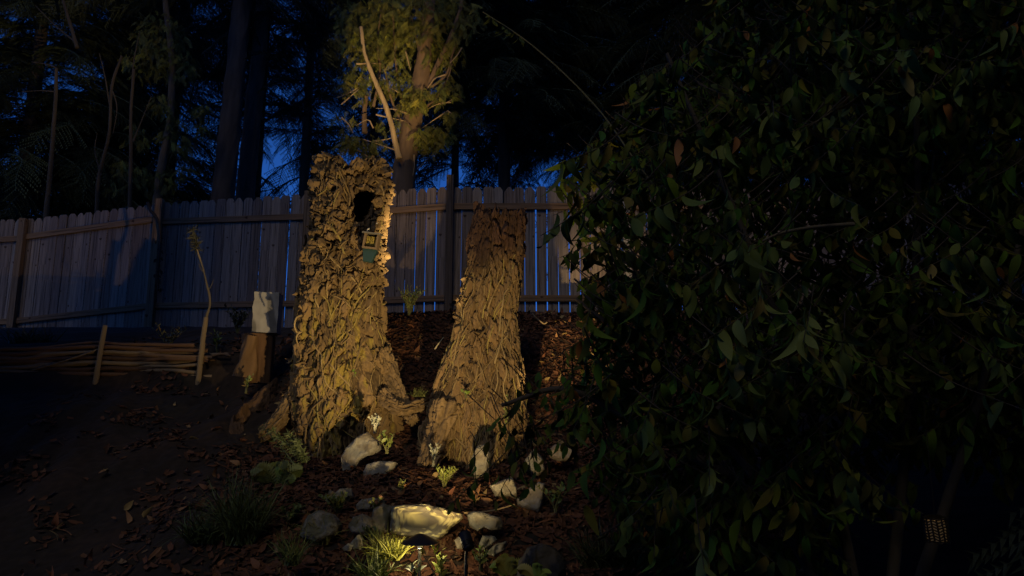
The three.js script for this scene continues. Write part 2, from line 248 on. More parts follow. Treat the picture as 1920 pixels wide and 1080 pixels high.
{ // roots that spread from the feet of the stumps
  const root = (S, a, r0, r1) => { const g = tube(a.map(([px, py, d]) => at(px, py, d)), [r0, r1], 90, 220, 0.12, r0 * 100), n = g.attributes.normal, p = g.attributes.position, u = g.attributes.uv, tone = [];
    for (let i = 0; i < p.count; i++) { const x = p.getX(i), y = p.getY(i), z = p.getZ(i), th = u.getX(i) / r0, v = u.getY(i), C = Math.cos(th), D = Math.sin(th), w = worley(C * 2.6 + 0.5 * nz(x * 9, y * 9, z * 9), v * 7 + 0.8 * nz(x * 7, y * 7, z * 7 + 3), D * 2.6), e = 0.030 * sstep(0.02, 0.3, w.f2 - w.f1) * (0.4 + 0.6 * hash(...w.c, 4)) - 0.012 + 0.022 * nz(C * 3, v * 2.2 + r0 * 90, D * 3) + 0.014 * fbm(x * 34, y * 34, z * 34, 3); tone.push(hash(...w.c, 9)); p.setXYZ(i, x + n.getX(i) * e, y + n.getY(i) * e, z + n.getZ(i) * e); }
    g.computeVertexNormals(); let q = 0; mesh('root', paint(g, (x, y, z) => { const h = tone[q++], k = 0.7 + 0.6 * h + 0.7 * fbm(x * 30, y * 30, z * 30, 2); return [0.205 * k, 0.138 * k, 0.068 * k]; }), matVC, S.t); };
  root(SL, [[712, 660, 6.95], [732, 712, 6.9], [752, 752, 6.8], [775, 790, 6.65]], 0.11, 0.05);
  root(SL, [[715, 740, 6.7], [748, 766, 6.62], [785, 760, 6.7], [815, 752, 6.85]], 0.06, 0.035);
  root(SL, [[585, 700, 7.05], [548, 752, 6.95], [520, 790, 6.85], [490, 820, 6.7]], 0.10, 0.05);
  root(SR, [[840, 760, 6.45], [815, 840, 6.3], [800, 880, 6.15]], 0.13, 0.07);
  const loop = tube([[572, 590, 6.75], [556, 596, 6.6], [552, 612, 6.55], [558, 624, 6.6], [566, 622, 6.65]].map((a) => at(...a)), [0.010, 0.008], 6, 30); mesh('ivy_stem', loop, vineTones[1], SL.t);
  mesh('ivy_stem', tube([[562, 622, 6.6], [556, 632, 6.58], [558, 645, 6.65]].map((a) => at(...a)), [0.009, 0.005], 6, 20), vineTones[1], SL.t);
}
// ───────────────────────── wooden fence ─────────────────────────
const grain = dataTex(256, 1024, (u, v) => {
  const tx = Math.cos(u * 2 * Math.PI), ty = Math.sin(u * 2 * Math.PI);
  let k = 0.84 + 0.20 * fbm(tx * 3.1, v * 2.2, ty * 3.1, 3) + 0.30 * nz(tx * 9, v * 5, ty * 9) * 0.6 + 0.22 * nz(tx * 26, v * 9, ty * 26) * 0.6;
  let knot = 0; for (const [a, b, r] of [[0.2, 0.17, 0.026], [0.72, 0.52, 0.020], [0.9, 0.88, 0.015]]) { const d = Math.hypot((u - a) * 0.28, (v - b) * 1.9) / r; knot = Math.max(knot, sstep(1, 0.45, d + 0.4 * nz(u * 20, v * 60, 3))); }
  k *= (1 - 0.45 * knot) * (1 - 0.35 * sstep(0.08, 0.35, fbm(tx * 1.6 + 3, v * 3, ty * 1.6, 3))); return [k, k * (0.97 - 0.1 * knot), k * (0.94 - 0.15 * knot)];
}, true);
function wood(c) { return new THREE.MeshStandardMaterial({ color: rgb(...c), map: grain, bumpMap: grain, bumpScale: 0.003, roughness: 0.92, side: THREE.DoubleSide }); }
const greyWood = [[0.44, 0.35, 0.29], [0.36, 0.28, 0.23], [0.52, 0.42, 0.34], [0.31, 0.24, 0.20], [0.42, 0.36, 0.32]].map(wood), railWood = [wood([0.44, 0.27, 0.14]), wood([0.36, 0.22, 0.12])], postWood = [wood([0.36, 0.24, 0.14]), wood([0.15, 0.11, 0.085])];
function uvScale(g, du, dv, ou = 0, ov = 0) { const u = g.attributes.uv; for (let i = 0; i < u.count; i++) u.setXY(i, u.getX(i) * du + ou, u.getY(i) * dv + ov); return g; }
function picketGeo(w, h, k) { const c = 0.018 + 0.006 * k, s = new THREE.Shape(); s.moveTo(-w / 2, 0); s.lineTo(w / 2, 0); s.lineTo(w / 2, h - c * 1.4); s.lineTo(w / 2 - c, h); s.lineTo(-w / 2 + c, h); s.lineTo(-w / 2, h - c * 1.4); s.closePath(); const g = new THREE.ExtrudeGeometry(s, { depth: 0.016, bevelEnabled: true, bevelSize: 0.002, bevelThickness: 0.002, bevelSegments: 1 }); return uvScale(g, 1 / 0.28, 1 / 1.95, k * 0.31, k * 0.377); }
{
  const R = rng(5), fence = thing('wooden_fence', 'long weathered dog-eared picket fence with brown rails along the top of the bank', 'fence');
  // posts from left to right: x and depth, picket top on the left and right of it, ground, post top, rails on the left and right (top, bottom)
  const f = (px, d, top, base, post, rt, rb, dark) => ({ p: at(px, 540, d), d, top, base, post, rt, rb, dark });
  const posts = [
    { p: V(-12.7, 0, -12.0), d: 12.0, top: 3.05, base: 1.2, post: 3.05, rt: 2.7, rb: 1.36 }, { p: V(-10.35, 0, -11.8), d: 11.8, top: 3.12, base: 1.25, post: 3.12, rt: 2.78, rb: 1.43 },
    f(35, 11.6, 3.2, 1.32, 3.18, 2.86, 1.5), f(290, 11.2, 3.35, 1.44, 3.385, 3.03, 1.69), f(572, 10.9, 3.39, 1.46, 3.42, 3.03, 1.68), f(842, 10.15, 3.27, 1.44, 3.42, 2.97, 1.64, 1),
    f(1176, 10.15, 3.275, 1.44, 3.46, 2.97, 1.63), { p: V(4.0, 0, -10.1), d: 10.1, top: 3.28, base: 1.42, post: 3.3, rt: 2.97, rb: 1.6 }, { p: V(6.5, 0, -10.0), d: 10.0, top: 3.28, base: 1.4, post: 3.3, rt: 2.97, rb: 1.6 }, { p: V(9.0, 0, -9.9), d: 9.9, top: 3.28, base: 1.4, post: 3.3, rt: 2.97, rb: 1.6 }];
  const pg = Array.from({ length: 7 }, (_, k) => picketGeo(1, 1, 0));
  const gaps = [0, 0, 0.004, 0.009, 0.0125, 0.0105, 0.006, 0, 0, 0];
  posts.forEach((a, i) => {
    const h = a.post - a.base + 0.35, w = i === 3 ? 0.115 : 0.10, g = uvScale(box(w, h, 0.09), 0.4, 0.9, i * 0.37, 0);
    mesh('post', g, i === 6 ? wood([0.5, 0.48, 0.45]) : postWood[a.dark ? 1 : 0], fence, V(a.p.x, EYE + a.post - h / 2, -a.d + 0.07));
    if (!posts[i + 1]) return;
    const b = posts[i + 1], dx = b.p.x - a.p.x, dz = -b.d + a.d, len = Math.hypot(dx, dz), ang = Math.atan2(-dz, dx), along = (t) => V(a.p.x + dx * t, 0, -a.d + dz * t);
    for (const key of ['rt', 'rb']) { // rails butt against the posts
      const p0 = along((w / 2 + 0.004) / len), p1 = along(1 - 0.062 / len), ya = EYE + a[key] + (i === 2 && key === 'rt' ? 0.02 : 0), yb = EYE + b[key] + (i === 2 && key === 'rt' ? 0.05 : 0) - (i === 3 && key === 'rt' ? 0 : 0), g = uvScale(box(p0.distanceTo(p1), 0.09, 0.038), 0.9, 0.32, i * 0.21, key === 'rt' ? 0 : 0.5);
      { const u = g.attributes.uv; for (let q = 0; q < u.count; q++) u.setXY(q, u.getY(q), u.getX(q)); }
      const r = mesh('rail', g, railWood[(i + (key === 'rb')) % 2], fence, p0.clone().add(p1).multiplyScalar(0.5).setY((ya + yb) / 2)); r.position.z += 0.034; r.rotation.y = ang; r.rotation.z = Math.atan2(yb - ya, len);
    }
    let s = 0.01, k = 0;
    while (s < len - 0.08) {
      const w = 0.137 + R() * 0.008, gap = 0.004 + R() * 0.005 + gaps[i] * (R() < 0.4 ? 0.1 : 0.4 + 0.8 * R()), t = (s + w / 2) / len, p = along(t), top = lerp(a.top, b.top, t) + (R() - 0.5) * 0.02 - (i === 2 ? 0.012 : 0), base = lerp(a.base, b.base, t) - 0.15 + (R() - 0.5) * 0.03;
      if (p.x < 9 && p.x > -11) { const q = mesh('picket', picketGeo(w, top - base, (k * 3 + i) % 7), greyWood[Math.floor(R() * 5)], fence, V(p.x, EYE + base, p.z - 0.008)); q.rotation.set((R() - 0.5) * 0.010, ang, (R() - 0.5) * 0.013, 'YXZ'); }
      s += w + gap; k++;
    }
  });
}

// ───────────────────────── woven branch edging, low on the left ─────────────────────────
{
  const R = rng(9), t = thing('wattle_edging', 'low woven edging of horizontal brown branches between slanting stakes on the left bank', 'edging');
  const stakeM = M([0.26, 0.19, 0.11]), tones = [[0.16, 0.085, 0.045], [0.21, 0.125, 0.07], [0.10, 0.055, 0.032], [0.25, 0.18, 0.11]].map((c) => M(c, { roughness: 0.85 }));
  const D = 7.96, stakes = [[-160, 730, -150, 612], [175, 722, 197, 610], [370, 706, 386, 595]];
  stakes.forEach(([x0, y0, x1, y1], i) => { const g = tube([at(x0, y0 + 26, D - 0.05), at((x0 + x1) / 2 + 1, (y0 + y1) / 2, D - 0.05), at(x1, y1, D - 0.05)], [0.030, 0.026], 9, 20, 0.18, i + 3); mesh('stake', g, stakeM, t); });
  // the weavers pass behind one stake and before the next
  for (let k = 0; k < 14; k++) {
    const f = k / 13, pts = [], y = (px) => lerp(712, 643, f) + (px < 180 ? (180 - px) * (-0.02 + 0.09 * f) : 0) + (f > 0.6 ? 10 * Math.sin((px - 190) / 210 * 1.6) * (px > 190 ? 0.5 : 0) : 0);
    const x0 = -260 + R() * 60, x1 = 398 + R() * 32; let q = R() * 9;
    for (let px = x0; px <= x1; px += 45) pts.push(at(px, y(px) + 5 * nz(px * 0.012, k * 3.1, 2) + (R() - 0.5) * 2, D + 0.035 * (k % 2 ? 1 : -1) * Math.sin((px - 80) / 195 * Math.PI) + 0.035));
    mesh('branch', tube(pts, [0.021 + R() * 0.009, 0.015 + R() * 0.008], 7, 60, 0.25, k), tones[Math.floor(R() * 4)], t);
  }
  mesh('branch', tube([at(192, 652, D - 0.02), at(165, 662, D - 0.04), at(110, 680, D - 0.02), at(60, 694, D)], [0.012, 0.008], 6, 30, 0.2, 4), tones[3], t);
  mesh('branch', tube([at(398, 668, D - 0.02), at(418, 664, D - 0.02), at(432, 668, D)], [0.018, 0.013], 6, 20, 0.2, 8), tones[1], t);
}
{ // the sapling tied up beside its stake
  const t = thing('sapling', 'thin pale young tree beside a stake of the woven edging, with shaggy dark tip', 'sapling'), m = M([0.17, 0.135, 0.085]), dark = M([0.022, 0.022, 0.013]);
  mesh('trunk', tube([[385, 606, 7.99], [387, 594, 8.0], [394, 568, 8.0], [388, 535, 8.0], [381, 505, 8.0], [374, 483, 8.0], [369, 466, 8.0]].map((a) => at(...a)), [0.015, 0.008], 8, 60, 0.5, 2), m, t);
  for (const l of [[[390, 545], [398, 532], [400, 524]], [[383, 512], [375, 502], [373, 494]]]) mesh('side_twig', tube(l.map(([x, y]) => at(x, y, 8)), [0.005, 0.002], 5, 8), m, t);
  mesh('tip_stem', tube([[369, 466, 8], [365, 445, 8], [360, 425, 8]].map((a) => at(...a)), [0.009, 0.004], 5, 12), dark, t);
  const R = rng(77), list = []; for (let k = 0; k < 90; k++) { const q = R(), p = at(lerp(370, 360, q), lerp(470, 426, q), 8), a = R() * 6.3; list.push(leafGeo(0.07, 0.014, 0.9, 0.2, 3).applyMatrix4(pose(p, V(Math.cos(a), 0.3 - R(), Math.sin(a)), R() * 6, 0.6 + R() * 0.7))); }
  stuff('foliage', merge(list), dark, t);
}
{ // dark vine that hangs over the fence post
  const t = thing('hanging_vine', 'dark bare vine bending down over the fence post', 'vine');
  mesh('stem', tube([[277, 380, 11.0], [282, 394, 10.95], [296, 412, 10.95], [301, 440, 10.96], [299, 480, 10.98], [296, 520, 11.0], [297, 545, 11.0]].map((a) => at(...a)), [0.026, 0.016], 7, 40, 0.35, 6), M([0.035, 0.028, 0.024]), t);
  const R = rng(3), l = []; for (let k = 0; k < 26; k++) { const p = at(298 + (R() - 0.5) * 14, lerp(450, 545, R()), 10.98); l.push(leafGeo(0.07, 0.035, 0.5).applyMatrix4(pose(p, V(R() - 0.5, -1, R() - 0.3), R() * 6, 0.7 + R() * 0.6))); }
  stuff('leaves', merge(l), M([0.035, 0.03, 0.025]), t);
}

// ───────────────────────── stones ─────────────────────────
const icoBase = mergeVertices((() => { const g = new THREE.IcosahedronGeometry(1, 26); g.deleteAttribute('normal'); g.deleteAttribute('uv'); return g; })());
function rockGeo(R, sx, sy, sz, cuts = 9, rough = 0.05, keep = []) {
  const g = icoBase.clone(), p = g.attributes.position, pl = keep.map(([a, b, c, d]) => [V(a, b, c).normalize(), d]), o = R() * 50;
  for (let k = 0; k < cuts; k++) { const a = R() * 6.3, b = (R() - 0.4) * 2; pl.push([V(Math.cos(a), b, Math.sin(a)).normalize(), 0.62 + R() * 0.28]); }
  const v = V(0, 0, 0);
  for (let i = 0; i < p.count; i++) {
    v.fromBufferAttribute(p, i); for (const [n, d] of pl) { const q = v.dot(n) - d; if (q > 0) v.addScaledVector(n, -q * 0.95); }
    const e = 1 + rough * fbm(v.x * 2.2 + o, v.y * 2.2, v.z * 2.2, 4) * 2 + rough * 0.35 * fbm(v.x * 14 + o, v.y * 14, v.z * 14, 3);
    p.setXYZ(i, v.x * sx * e, v.y * sy * e, v.z * sz * e);
  }
  g.setAttribute('uv', new THREE.BufferAttribute(new Float32Array(p.count * 2), 2)); g.computeVertexNormals(); return g;
}
const rockMat = vc({ roughness: 0.88 });
/** a stone with the given outline (photo pixels), its own depth, thickness and broken surface */
function stone(label, depth, thick, outline, o = {}) {
  const R = rng(Math.round(outline[0][0] * 13 + outline[0][1])), P = outline.map(([x, y]) => at(x, y, depth)), c = P.reduce((a, b) => a.add(b), V(0, 0, 0)).multiplyScalar(1 / P.length), poly = P.map((p) => [p.x - c.x, p.y - c.y]);
  const reach = (a) => { const dx = Math.cos(a), dy = Math.sin(a); let best = 0.02; for (let i = 0, j = poly.length - 1; i < poly.length; j = i++) { const [x1, y1] = poly[j], [x2, y2] = poly[i], ex = x2 - x1, ey = y2 - y1, det = dx * -ey + ex * dy; if (Math.abs(det) < 1e-9) continue; const t = (x1 * -ey + ex * y1) / det, s = (dx * y1 - dy * x1) / det; if (t > 0 && s >= -1e-6 && s <= 1 + 1e-6) best = Math.max(best, t); } return best; };
  const g = icoBase.clone(), p = g.attributes.position, q = R() * 50, size = Math.max(...poly.map(([x, y]) => Math.hypot(x, y))), facets = []; for (let k = 0; k < (o.facets ?? 6); k++) { const a = R() * 6.3; facets.push([V(Math.cos(a) * 0.8, Math.sin(a) * 0.8, 0.5 + R() * 0.6).normalize(), 0.72 + R() * 0.2]); }
  const v = V(0, 0, 0);
  for (let i = 0; i < p.count; i++) {
    v.fromBufferAttribute(p, i); const a = Math.atan2(v.y, v.x), r = Math.hypot(v.x, v.y), rr = reach(a) * Math.pow(r, o.square ?? 0.6);
    let x = Math.cos(a) * rr, y = Math.sin(a) * rr, z = thick * Math.sign(v.z) * Math.pow(Math.abs(v.z), 0.7) * (0.75 + 0.25 * r);
    const w = V(x / size, y / size, z / Math.max(thick, 0.02) * 0.7); for (const [n, d] of facets) { const e = w.dot(n) - d; if (e > 0) w.addScaledVector(n, -e); } x = w.x * size; y = w.y * size; z = w.z * Math.max(thick, 0.02) / 0.7;
    const b = fbm(x * 7 + q, y * 7, z * 7, 4), f = fbm(x * 38 + q, y * 38, z * 38, 3), ridge = 1 - Math.abs(nz(x * 11 + q, y * 6 + x * 4, z * 9)), e = (0.16 * b + 0.05 * f) * (o.rough ?? 1) * Math.min(size, 0.14);
    p.setXYZ(i, x + v.x * e, y + v.y * e, z + v.z * e * 1.6 + (ridge > 0.9 ? -0.006 : 0));
  }
  g.setAttribute('uv', new THREE.BufferAttribute(new Float32Array(p.count * 2), 2)); g.computeVertexNormals();
  const base = o.color ?? [0.205, 0.188, 0.145];
  paint(g, (x, y, z, nx, ny) => {
    const n = fbm(x * 16 + q, y * 16, z * 16, 4), m = 1 + 0.55 * n + 0.22 * nz(x * 70, y * 70, z * 70); let col = base.map((k, i) => k * m * (1 + 0.12 * (i - 1) * nz(x * 8 + q, y * 8, z * 8)));
    const dirt = sstep(0.05, 0.3, fbm(x * 9 + q + 5, y * 9, z * 9, 3) + 0.06); col = col.map((k, i) => lerp(k, [0.13, 0.10, 0.06][i], dirt * 0.6));
    if (o.lichen) { const l = sstep(0.03, 0.06, nz(x * 30 + q, y * 52, z * 30) * 0.55 + 0.45 * fbm(x * 64, y * 64 + q, z * 64, 2) + 0.20 * sstep(0.07, 0.0, Math.abs(y - 0.01 + 0.12 * x + 0.03 * nz(x * 12, 2, 2))) - 0.10); col = col.map((k, i) => lerp(k, [0.46, 0.42, 0.20][i], l)); }
    if (o.moss) { const l = sstep(-0.02, 0.12, fbm(x * 12 + q, y * 12, z * 12, 3) + 0.10 * (ny - 0.3)); col = col.map((k, i) => lerp(k, [0.06, 0.062, 0.016][i], l * o.moss)); }
    return col;
  });
  const m = mesh('rock', g, rockMat, scene, c); m.rotation.set(o.rx ?? -0.15, o.ry ?? (R() - 0.5) * 0.3, 0); return tag(m, label, 'rock');
}
stone('long flat pale rock with yellow lichen marks, largest stone, behind the path light', 5.02, 0.13, [[735, 950], [770, 946], [802, 946], [840, 957], [868, 963], [869, 972], [846, 990], [836, 1004], [818, 1012], [790, 1004], [760, 1004], [733, 999]], { lichen: 1, facets: 2, square: 0.35, color: [0.125, 0.115, 0.086], ry: 0.05 });
stone('tall pointed pale grey rock leaning at the foot of the taller stump', 6.15, 0.12, [[640, 860], [652, 840], [672, 820], [690, 810], [698, 819], [710, 828], [712, 842], [700, 853], [688, 857], [680, 868], [668, 886], [645, 884]], { facets: 7, color: [0.264, 0.249, 0.210] });
stone('pale slab with a shadowed lower face, just right below the tall pointed rock', 6.0, 0.13, [[683, 885], [690, 871], [715, 866], [746, 867], [739, 882], [729, 893], [727, 912], [690, 912], [682, 898]], { square: 0.4, facets: 4, color: [0.263, 0.245, 0.203] });
stone('small split rock in shade, left above the mossy round stones', 5.45, 0.10, [[612, 940], [618, 918], [630, 924], [640, 916], [660, 915], [664, 934], [642, 948], [618, 948]], { facets: 9 });
stone('mossy round boulder at the left end of the stone row, under a grass tuft', 5.05, 0.14, [[564, 990], [580, 969], [600, 959], [626, 965], [639, 985], [633, 1004], [600, 1016], [570, 1006]], { moss: 0.55, rough: 1.4, color: [0.208, 0.193, 0.154] });
stone('round mossy stone between the left boulder and the long lichened rock', 5.03, 0.10, [[654, 986], [663, 969], [680, 964], [699, 974], [704, 991], [686, 1002], [662, 1001]], { moss: 0.5, rough: 1.3, color: [0.208, 0.193, 0.154] });
stone('low brownish stone touching the left end of the long lichened rock', 5.08, 0.09, [[695, 976], [700, 956], [718, 946], [733, 950], [731, 998], [715, 998], [700, 990]], { moss: 0.5, color: [0.166, 0.142, 0.100] });
stone('small dim stone half hidden by leaves above the round mossy stone', 5.25, 0.09, [[668, 948], [680, 936], [700, 934], [722, 938], [722, 952], [696, 958], [672, 958]], { facets: 8 });
stone('oblong pale rock with rounded ends, right of the long lichened rock', 5.06, 0.09, [[877, 966], [890, 960], [906, 963], [938, 971], [944, 980], [942, 993], [925, 996], [910, 990], [898, 996], [884, 986]], { facets: 3, square: 0.45, color: [0.229, 0.208, 0.151] });
stone('small blocky stone in the mulch below the oblong rock', 4.88, 0.07, [[852, 1013], [862, 1005], [881, 1009], [890, 1022], [876, 1033], [857, 1029]], { facets: 8, color: [0.203, 0.173, 0.119] });
stone('small greenish triangular stone right of the small blocky stone', 4.9, 0.07, [[897, 1020], [905, 1004], [926, 1005], [933, 1012], [918, 1024], [902, 1033]], { facets: 6, moss: 0.35 });
stone('low mossy stone at the right end of the front stones', 4.84, 0.06, [[910, 1037], [930, 1022], [951, 1014], [947, 1032], [928, 1044]], { moss: 0.55 });
stone('pale wedge-shaped rock with a chipped right edge, under the drooping leaves', 5.42, 0.11, [[918, 911], [936, 903], [960, 896], [967, 915], [969, 936], [955, 930], [930, 930]], { facets: 5, square: 0.45, color: [0.236, 0.212, 0.155] });
stone('grey upright triangular rock, right of the wedge-shaped rock', 5.34, 0.10, [[969, 936], [985, 921], [1011, 904], [1023, 907], [1019, 935], [1009, 962], [990, 957], [970, 947]], { facets: 5, square: 0.45, color: [0.187, 0.175, 0.151] });
stone('smooth grey slab by itself at the edge of the big shrub', 5.9, 0.12, [[1027, 846], [1040, 834], [1066, 837], [1082, 850], [1076, 862], [1050, 865], [1032, 858]], { facets: 3, color: [0.207, 0.183, 0.153] });
stone('pale rock behind the drooping leaves at the foot of the shorter stump, left one', 5.85, 0.11, [[884, 862], [895, 838], [910, 834], [919, 850], [916, 892], [890, 897]], { facets: 5 });
stone('pale rock behind the drooping leaves, right one', 5.85, 0.11, [[983, 862], [1000, 843], [1016, 859], [1022, 882], [1008, 892], [984, 880]], { facets: 5 });
stone('small pale triangular stone standing in the mulch left of the ornamental grass', 4.72, 0.05, [[655, 1023], [672, 1003], [679, 1012], [679, 1031], [665, 1031]], { facets: 4, color: [0.274, 0.250, 0.172] });
stone('tiny flat stone beside the small pale triangular stone', 4.68, 0.04, [[643, 1027], [654, 1019], [663, 1024], [656, 1034], [646, 1033]], { facets: 4 });
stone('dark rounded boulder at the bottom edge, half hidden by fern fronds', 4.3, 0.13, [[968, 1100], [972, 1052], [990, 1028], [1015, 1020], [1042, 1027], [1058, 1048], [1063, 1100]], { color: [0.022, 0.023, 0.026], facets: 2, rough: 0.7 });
{ // the block on its chopping stump
  const p = at(502, 588, 7.56), g = new THREE.BoxGeometry(0.25, 0.42, 0.22, 26, 40, 24), a = g.attributes.position;
  for (let i = 0; i < a.count; i++) { const x = a.getX(i), y = a.getY(i), z = a.getZ(i), e = 0.5 * fbm(x * 9, y * 9, z * 9 + 2, 3); a.setXYZ(i, x * (1 + 0.05 * e) + 0.014 * e + (x < 0 ? 0.018 * nz(y * 9, z * 8, 3) : 0), y + 0.010 * e, z + 0.012 * e); }
  g.computeVertexNormals(); paint(g, (x, y, z) => { const k = 1 + 0.5 * fbm(x * 12, y * 7, z * 12, 3), s = sstep(0.16, 0.3, nz(x * 9 + 3, y * 2.2, z * 9)); return [0.36 * k * (1 - 0.5 * s), 0.345 * k * (1 - 0.5 * s), 0.32 * k * (1 - 0.5 * s)]; });
  const b = tag(mesh('stone_block', g, rockMat, scene, p), 'upright grey stone block standing on a small split log beside the taller stump', 'stone block'); b.rotation.set(0, 0.12, -0.012);
  const t = thing('split_log', 'small split brown log that carries the stone block', 'log'), R = rng(8), lg = new THREE.CylinderGeometry(0.16, 0.13, 0.5, 70, 40), q = lg.attributes.position;
  for (let i = 0; i < q.count; i++) { const x = q.getX(i), y = q.getY(i), z = q.getZ(i), th = Math.atan2(z, x), k = 1 + 0.22 * nz(Math.cos(th) * 2.2, y * 1.4, Math.sin(th) * 2.2) + 0.10 * Math.abs(nz(Math.cos(th) * 7, y * 1.2 + 4, Math.sin(th) * 7)); q.setX(i, x * k); q.setZ(i, z * k); }
  lg.computeVertexNormals(); paint(lg, (x, y, z) => { const k = 1 + 0.7 * fbm(Math.atan2(z, x) * 7, y * 4, 2, 3); return [0.125 * k, 0.066 * k, 0.031 * k]; });
  mesh('log_body', lg, matVC, t, at(487, 627, 7.56).add(V(0, -0.255, 0)));
  const sg = new THREE.CylinderGeometry(0.05, 0.09, 0.42, 24, 20), sq = sg.attributes.position; for (let i = 0; i < sq.count; i++) { const k = 1 + 0.5 * nz(sq.getX(i) * 14, sq.getY(i) * 5, sq.getZ(i) * 14); sq.setX(i, sq.getX(i) * k * 1.2); sq.setZ(i, sq.getZ(i) * k); }
  sg.computeVertexNormals(); paint(sg, (x, y, z) => { const k = 1 + 0.7 * fbm(x * 20, y * 4, z * 20, 3); return [0.19 * k, 0.11 * k, 0.05 * k]; });
  const sp = mesh('splinter', sg, matVC, t, at(465, 668, 7.38)); sp.rotation.z = -0.12;
}
// ───────────────────────── insect box on the taller stump ─────────────────────────
{
  const t = thing('insect_box', 'small insect box of yellow tubes over a teal panel, hung on the taller stump', 'insect box', at(696, 460, 6.57)); t.rotation.set(-0.02, -0.06, -0.14);
  const s = 6.5 / F, wd = M([0.22, 0.155, 0.09]), dk = M([0.03, 0.03, 0.02]), teal = M([0.022, 0.060, 0.062], { roughness: 0.6 }), yel = M([0.36, 0.28, 0.06], { roughness: 0.8 }), grey = M([0.16, 0.15, 0.13], { roughness: 0.6 });
  mesh('back_panel', box(28 * s, 32 * s, 0.012), dk, t, V(0, 8 * s, -0.05));
  for (const x of [-1, 1]) mesh('side', box(3.4 * s, 27 * s, 0.10), wd, t, V(x * 12.6 * s, 8 * s, 0));
  mesh('floor', box(28.8 * s, 3 * s, 0.102), wd, t, V(0, -6.9 * s, 0));
  { const r = mesh('roof', box(36 * s, 2.6 * s, 0.13), grey, t, V(0, 22.8 * s, 0.01)); r.rotation.x = 0.12; }
  for (let k = 0; k < 7; k++) for (let q = 0; q < 2; q++) { const g = lathe([[0.55, -5], [1.25, -5], [1.25, 5], [0.55, 5], [0.55, -5]].map(([a, b]) => [a * s, b * s * 0.88]), 12); const m = mesh('tube', g, yel, t, V((k - 3) * 2.9 * s, (3 + q * 9.4) * s, 0.012 - (k % 3) * 0.006)); }
  const sh = new THREE.Shape(); sh.moveTo(-13.2 * s, 0); sh.lineTo(13.2 * s, 0); sh.lineTo(7 * s, -24 * s); sh.lineTo(-9 * s, -24 * s); sh.closePath();
  mesh('tapered_panel', new THREE.ExtrudeGeometry(sh, { depth: 0.05, bevelEnabled: true, bevelSize: 0.003, bevelThickness: 0.003, bevelSegments: 2 }), teal, t, V(0, -8.8 * s, -0.03));
  mesh('cord', tube([V(-8 * s, 24 * s, 0.03), V(-7 * s, 38 * s, 0.0), V(-4 * s, 50 * s, -0.02)], [0.004, 0.004], 6, 12), M([0.02, 0.02, 0.02]), t);
  { const g = tube([V(-9 * s, 23 * s, 0.055), V(-8.6 * s, 27.5 * s, 0.052), V(-6.8 * s, 31.5 * s, 0.045)], (q) => 0.008 * Math.sin(Math.PI * clamp(q, 0.06, 0.94)) + 0.002, 8, 14); mesh('pale_tag', g, M([0.72, 0.66, 0.5]), t); }
  mesh('nail', new THREE.SphereGeometry(0.007, 10, 8), M([0.7, 0.7, 0.68], { roughness: 0.3, metalness: 0.6 }), t, V(4.5 * s, 44 * s, 0.02));
}
